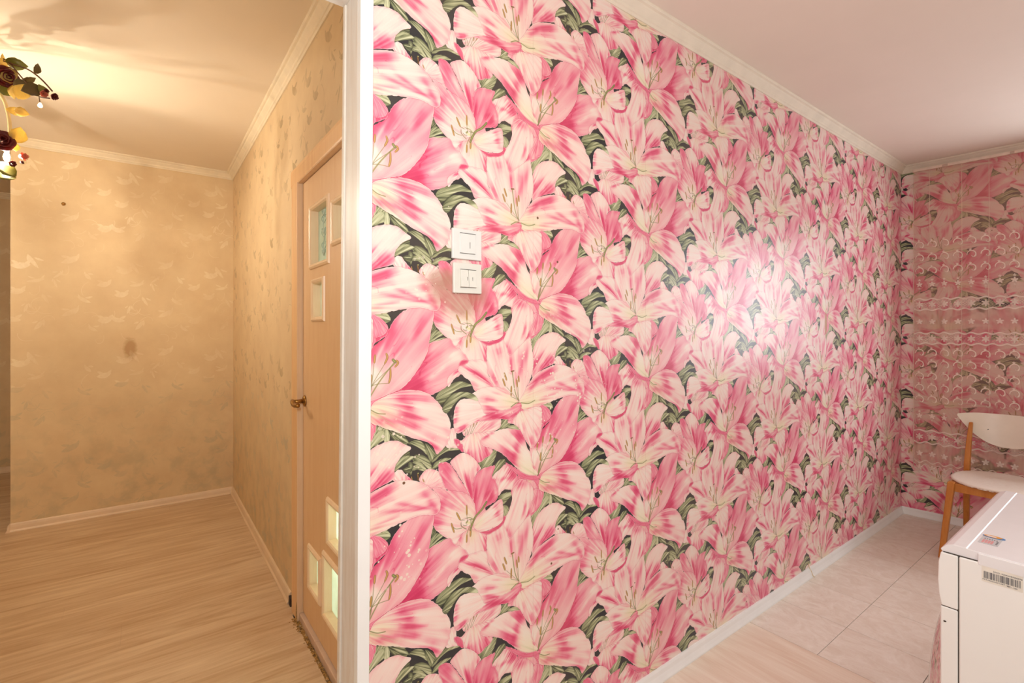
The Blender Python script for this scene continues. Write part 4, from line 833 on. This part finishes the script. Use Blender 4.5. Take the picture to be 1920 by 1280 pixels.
# stickers
def flat(name, pts, z, mat, par, th=.0004):
    n = len(pts); v = [(x, y, z+k*th) for k in (0, 1) for x, y in pts]; f = [tuple(range(n))[::-1], tuple(range(n, 2*n))]+[(i, (i+1) % n, n+(i+1) % n, n+i) for i in range(n)]; return link(name, v, f, mat, par)
zt = .8622; stk = R(flat('info_sticker', [(1.452, .214), (1.452, .2455), (1.512, .2455), (1.512, .214)], zt, plain('grey_sticker', (204, 204, 206), .35), None))
def onst(name, pts, mat, k=1): return flat(name, pts, zt+.0004*k+.0001, mat, stk, .0002)
def ell(cx, cy, a, b_, n=24, t0=0, t1=6.2832): return [(cx+a*math.cos(t0+(t1-t0)*i/n), cy+b_*math.sin(t0+(t1-t0)*i/n)) for i in range(n)]
onst('logo_blue', ell(1.512, .2285, .010, .0185), plain('logo_blue_print', (60, 130, 196), .4)); onst('logo_orange', ell(1.513, .2300, .0075, .0150), plain('logo_orange_print', (240, 164, 40), .4), 2); onst('logo_white', ell(1.511, .2325, .0035, .0085), M['enameltop'], 3)
pk = plain('pink_print', (226, 150, 150), .5); bk = plain('grey_print', (96, 94, 100), .5)
for r in range(4):
    for c in range(4): x = 1.459+r*.0058; y = .2235+c*.0046; onst('printed_mark', [(x, y), (x+.0044, y), (x+.0044, y+.0036), (x, y+.0036)], pk)
for c in range(6): x = 1.4875; y = .2195+c*.0038; onst('printed_mark', [(x, y), (x+.005, y), (x+.005, y+.0018), (x, y+.0018)], bk)
for c in range(4): x = 1.462+c*.006; y = .2165; onst('printed_mark', [(x, y), (x+.0035, y), (x+.0035, y+.003), (x, y+.003)], bk)
bl = R(MB().box(X0-.0004, X0, .168, .2275, .806, .8375).build('barcode_label', plain('clear_label', (234, 228, 216), .3)))
random.seed(9); b = MB(); y = .2245
while y > .1715:
    w = random.choice((.0004, .0004, .0008, .0012)); z0 = .8135; b.box(X0-.0007, X0-.0003, y-w, y, z0, .8275); y -= w+random.choice((.0004, .0005, .0009))
o = R(b.build('barcode_bars', bk)); o['kind'] = 'stuff'
def text(name, body, size, x, y, z, mat):
    cu_ = bpy.data.curves.new(name, 'FONT'); cu_.body = body; cu_.size = size; cu_.extrude = .0001; cu_.resolution_u = 2; ob = bpy.data.objects.new(name, cu_); C.objects.link(ob)
    dg = bpy.context.evaluated_depsgraph_get(); me = bpy.data.meshes.new_from_object(ob.evaluated_get(dg)); bpy.data.objects.remove(ob); me.materials.clear(); me.materials.append(mat)
    o = bpy.data.objects.new(name, me); C.objects.link(o); me.transform(Matrix.Translation((x, y, z)) @ Matrix(((0, 0, -1, 0), (-1, 0, 0, 0), (0, 1, 0, 0), (0, 0, 0, 1)))); return R(o)
text('printed_text', 'S/NO: 505KWRN00078', .0042, X0-.0006, .2105, .8295, bk); text('printed_text', 'MFZ:56GGG0072ART.1025', .0036, X0-.0006, .2265, .8095, bk); text('printed_text', '6211-1081', .0036, X0-.0006, .1905, .8085, bk)

# ---------------------------------------------------------------- rose chandelier in the hall
CC = Vector((-.70, 3.145, 0))
cl = thing('rose_chandelier', 'warm hall ceiling light of silk roses, leaves and vines with glowing bulbs', 'ceiling light', (CC.x, CC.y, HC))
def RC(o): return rooted(o, cl)
RC(MB().add(*lathe_vf([(.0, HC-.03), (.03, HC-.028), (.055, HC-.012), (.06, HC)], 28, (CC.x, CC.y, 0))).build('ceiling_rose', M['socket'], smooth=True))
RC(MB().add(*tube_vf([(CC.x, CC.y, HC-.02), (CC.x, CC.y, 2.49), (CC.x, CC.y, 2.45)], [.008, .012, .02], 12)).build('stem', M['vine'], smooth=True))
def leaf_mesh(name, mat):
    v = []; f = []
    for i in range(9):
        t = i/8; w = .42*math.sin(math.pi*min(1, t*1.02))**.75*(1.15-.45*t)
        for j in range(5): s = -1+j/2; v.append((t, s*w*(1+.06*math.sin(t*20+s)), .12*s*s*w+.18*math.sin(t*2.4)-.08*t))
    for i in range(8):
        for j in range(4): q = i*5+j; f.append((q, q+1, q+6, q+5))
    o = link(name, v, f, mat, smooth=True); s = o.modifiers.new('Solid', 'SOLIDIFY'); s.thickness = .03; me = o.data; C.objects.unlink(o); return o
LEAFP = {k: leaf_mesh('leaf', M[k]) for k in ('leafg', 'leafd', 'leafy')}
def rose_mesh(name, mat, opened=1.):
    v = []; f = []; rnd = random.Random(4)
    for ring, (n_, r0, tilt, hgt) in enumerate(((3, .22, .1, 1.0), (4, .42, .35, .95), (5, .66, .7, .85), (6, .92, 1.05, .62))):
        for k in range(n_):
            a0 = 2*math.pi*k/n_+ring*.7; o0 = len(v)
            for i in range(6):
                for j in range(7):
                    t = i/5; s = -1+j/3; ang = a0+s*(math.pi/n_*1.35)*(.55+.45*math.sin(t*2.2)); rr = r0*opened*(.25+.75*t**.8)+(.12*tilt*opened if t > .9 else 0)+.04*math.cos(s*3); z = hgt*t-.28*tilt*opened*t*t-.14*s*s*t
                    v.append((rr*math.cos(ang), rr*math.sin(ang), z))
            for i in range(5):
                for j in range(6): q = o0+i*7+j; f.append((q, q+1, q+8, q+7))
    o = link(name, v, f, mat, smooth=True); m = o.modifiers.new('Solid', 'SOLIDIFY'); m.thickness = .035; C.objects.unlink(o); return o
ROSEP = {('d', 0): rose_mesh('rose', M['rosed'], 1.), ('d', 1): rose_mesh('rosebud', M['rosed'], .55), ('p', 0): rose_mesh('rose', M['rosep'], .9), ('p', 1): rose_mesh('rosebud', M['rosep'], .5)}
VD = Vector((-.165, 1.42, 0)).normalized(); VR = Vector((VD.y, -VD.x, 0))
arm = dict(
 v1=[(-.68, 3.13, 2.46), (-.615, 3.082, 2.487), (-.505, 3.0, 2.491), (-.463, 2.968, 2.467), (-.411, 2.93, 2.445), (-.365, 2.895, 2.404), (-.325, 2.865, 2.35)],
 v2=[(-.68, 3.13, 2.46), (-.542, 3.027, 2.496), (-.505, 3.0, 2.485), (-.47, 2.974, 2.467), (-.446, 2.956, 2.432), (-.416, 2.933, 2.389), (-.376, 2.904, 2.331), (-.334, 2.872, 2.319)],
 tube=[(-.69, 3.14, 2.455), (-.615, 3.082, 2.462), (-.551, 3.034, 2.43), (-.503, 2.998, 2.336), (-.484, 2.984, 2.288), (-.472, 2.975, 2.21), (-.472, 2.975, 2.123), (-.487, 2.987, 2.09)])
def build_arm(rotdeg, full=True):
    Rm = Matrix.Translation(CC) @ Matrix.Rotation(math.radians(rotdeg), 4, 'Z') @ Matrix.Translation(-CC); T = lambda p: tuple(Rm @ Vector(p))
    for k, r, mt, nm in (('v1', .0032, 'vine', 'vine'), ('v2', .0028, 'vine', 'vine'), ('tube', .0068, 'wire', 'lamp_arm')):
        RC(MB().add(*tube_vf(smooth_path([T(p) for p in arm[k]], 5), r, 8)).build(nm, M[mt], smooth=True))
    rnd = random.Random(int(rotdeg)+2)
    def leaf(p, size, ang, mat, yaw=0., roll=0., ctr=True):
        src = LEAFP[mat]; o = src.copy(); C.objects.link(o)
        d = VR*math.cos(math.radians(ang))+Vector((0, 0, math.sin(math.radians(ang)))); nrm = -VD; s_ = nrm.cross(d)
        B_ = Matrix((d, s_, nrm)).transposed().to_4x4(); B_ = B_ @ Matrix.Rotation(roll, 4, 'X') @ Matrix.Rotation(yaw, 4, 'Y')
        q = Vector(p)+VD*rnd.uniform(-.02, .02)-d*size*.5
        o.matrix_world = Rm @ Matrix.Translation(q) @ B_ @ Matrix.Scale(size, 4); mw = o.matrix_world.copy(); o.parent = cl; o.matrix_parent_inverse = Matrix.Translation(-Vector(cl.location)); o.matrix_basis = mw
    def rose(p, r, kind, axis):
        src = ROSEP[kind]; o = src.copy(); C.objects.link(o); a = Vector(axis).normalized(); qn = a.to_track_quat('Z', 'Y').to_matrix().to_4x4()
        mw = Rm @ Matrix.Translation(Vector(p)-a*r*.4) @ qn @ Matrix.Scale(r, 4); o.parent = cl; o.matrix_parent_inverse = Matrix.Translation(-Vector(cl.location)); o.matrix_basis = mw
    for p, s, a, m, y_, r_ in (((-.448, 2.957, 2.474), .072, -8, 'leafg', .2, .9), ((-.428, 2.942, 2.375), .07, -62, 'leafd', 0, 0), ((-.395, 2.92, 2.35), .074, 200, 'leafd', .1, .1), ((-.381, 2.907, 2.442), .048, 78, 'leafd', 0, 1.0), ((-.406, 2.926, 2.408), .05, 32, 'leafd', 0, 1.2),
        ((-.492, 2.989, 2.362), .08, 160, 'leafg', 0, .2), ((-.451, 2.959, 2.35), .07, 268, 'leafy', 0, .9), ((-.432, 2.945, 2.345), .072, 75, 'leafy', 0, .2), ((-.459, 2.965, 2.263), .05, 170, 'leafy', 0, .3), ((-.43, 2.944, 2.262), .05, -10, 'leafy', 0, .4),
        ((-.444, 2.954, 2.162), .075, 78, 'leafy', 0, .3), ((-.485, 2.985, 2.425), .09, 110, 'leafy', .2, .2), ((-.49, 2.989, 2.013), .085, 150, 'leafg', 0, .5), ((-.487, 2.986, 1.978), .07, 190, 'leafg', 0, .7), ((-.455, 2.962, 2.115), .04, 100, 'leafy', 0, .4),
        ((-.47, 2.97, 2.455), .10, 40, 'leafy', .8, 1.2), ((-.36, 2.89, 2.36), .05, 120, 'leafg', 0, .5), ((-.52, 3.01, 2.50), .11, 20, 'leafg', 1.0, 1.1)):
        leaf(p, s, a, m, y_, r_)
    rose((-.479, 2.975, 2.409), .042, ('d', 0), -VD+VR*.4+Vector((0, 0, -.2))); rose(Vector((-.494, 2.985, 2.124))-VD*.055, .042, ('d', 0), -VD+VR*.2+Vector((0, 0, .1)))
    rose((-.318, 2.86, 2.327), .026, ('d', 1), VR+Vector((0, 0, -.6))-VD*.5); rose((-.353, 2.886, 2.338), .026, ('p', 1), VR*.4+Vector((0, 0, -.6))-VD); rose((-.345, 2.882, 2.352), .017, ('d', 1), Vector((0, 0, 1))-VD)
    rose((-.425, 2.94, 2.07), .032, ('p', 1), VR+Vector((0, 0, .2))-VD*.4); rose((-.461, 2.967, 2.038), .022, ('d', 1), -VD+VR*.5-Vector((0, 0, .4))); rose((-.43, 2.945, 2.045), .014, ('d', 1), VR-Vector((0, 0, .6)))
    bp = Vector(T(Vector((-.483, 2.984, 2.072))+VD*.012)); RC(MB().add(*lathe_vf([(.006, .0), (.0085, .006), (.0085, .026), (.007, .03)], 16, bp+Vector((0, 0, .016)))).build('socket', M['socket'], smooth=True))
    RC(MB().add(*lathe_vf([(.0, -.022), (.005, -.019), (.010, -.008), (.011, 0), (.008, .010), (.005, .02)], 16, bp)).build('bulb', M['bulb'], smooth=True))
    sb = Vector(T((-.367, 2.897, 2.289))); RC(MB().add(*lathe_vf([(.0, -.010), (.007, -.007), (.0085, 0), (.005, .008), (.002, .012)], 12, sb)).build('small_bulb', M['bulb_small'], smooth=True))
    RC(MB().add(*tube_vf([tuple(sb+Vector((0, 0, .01))), T((-.372, 2.9, 2.335))], .0015, 6)).build('wire', M['vine']))
    return bp
for k, a in enumerate((0, 125, 235)):
    build_arm(a)
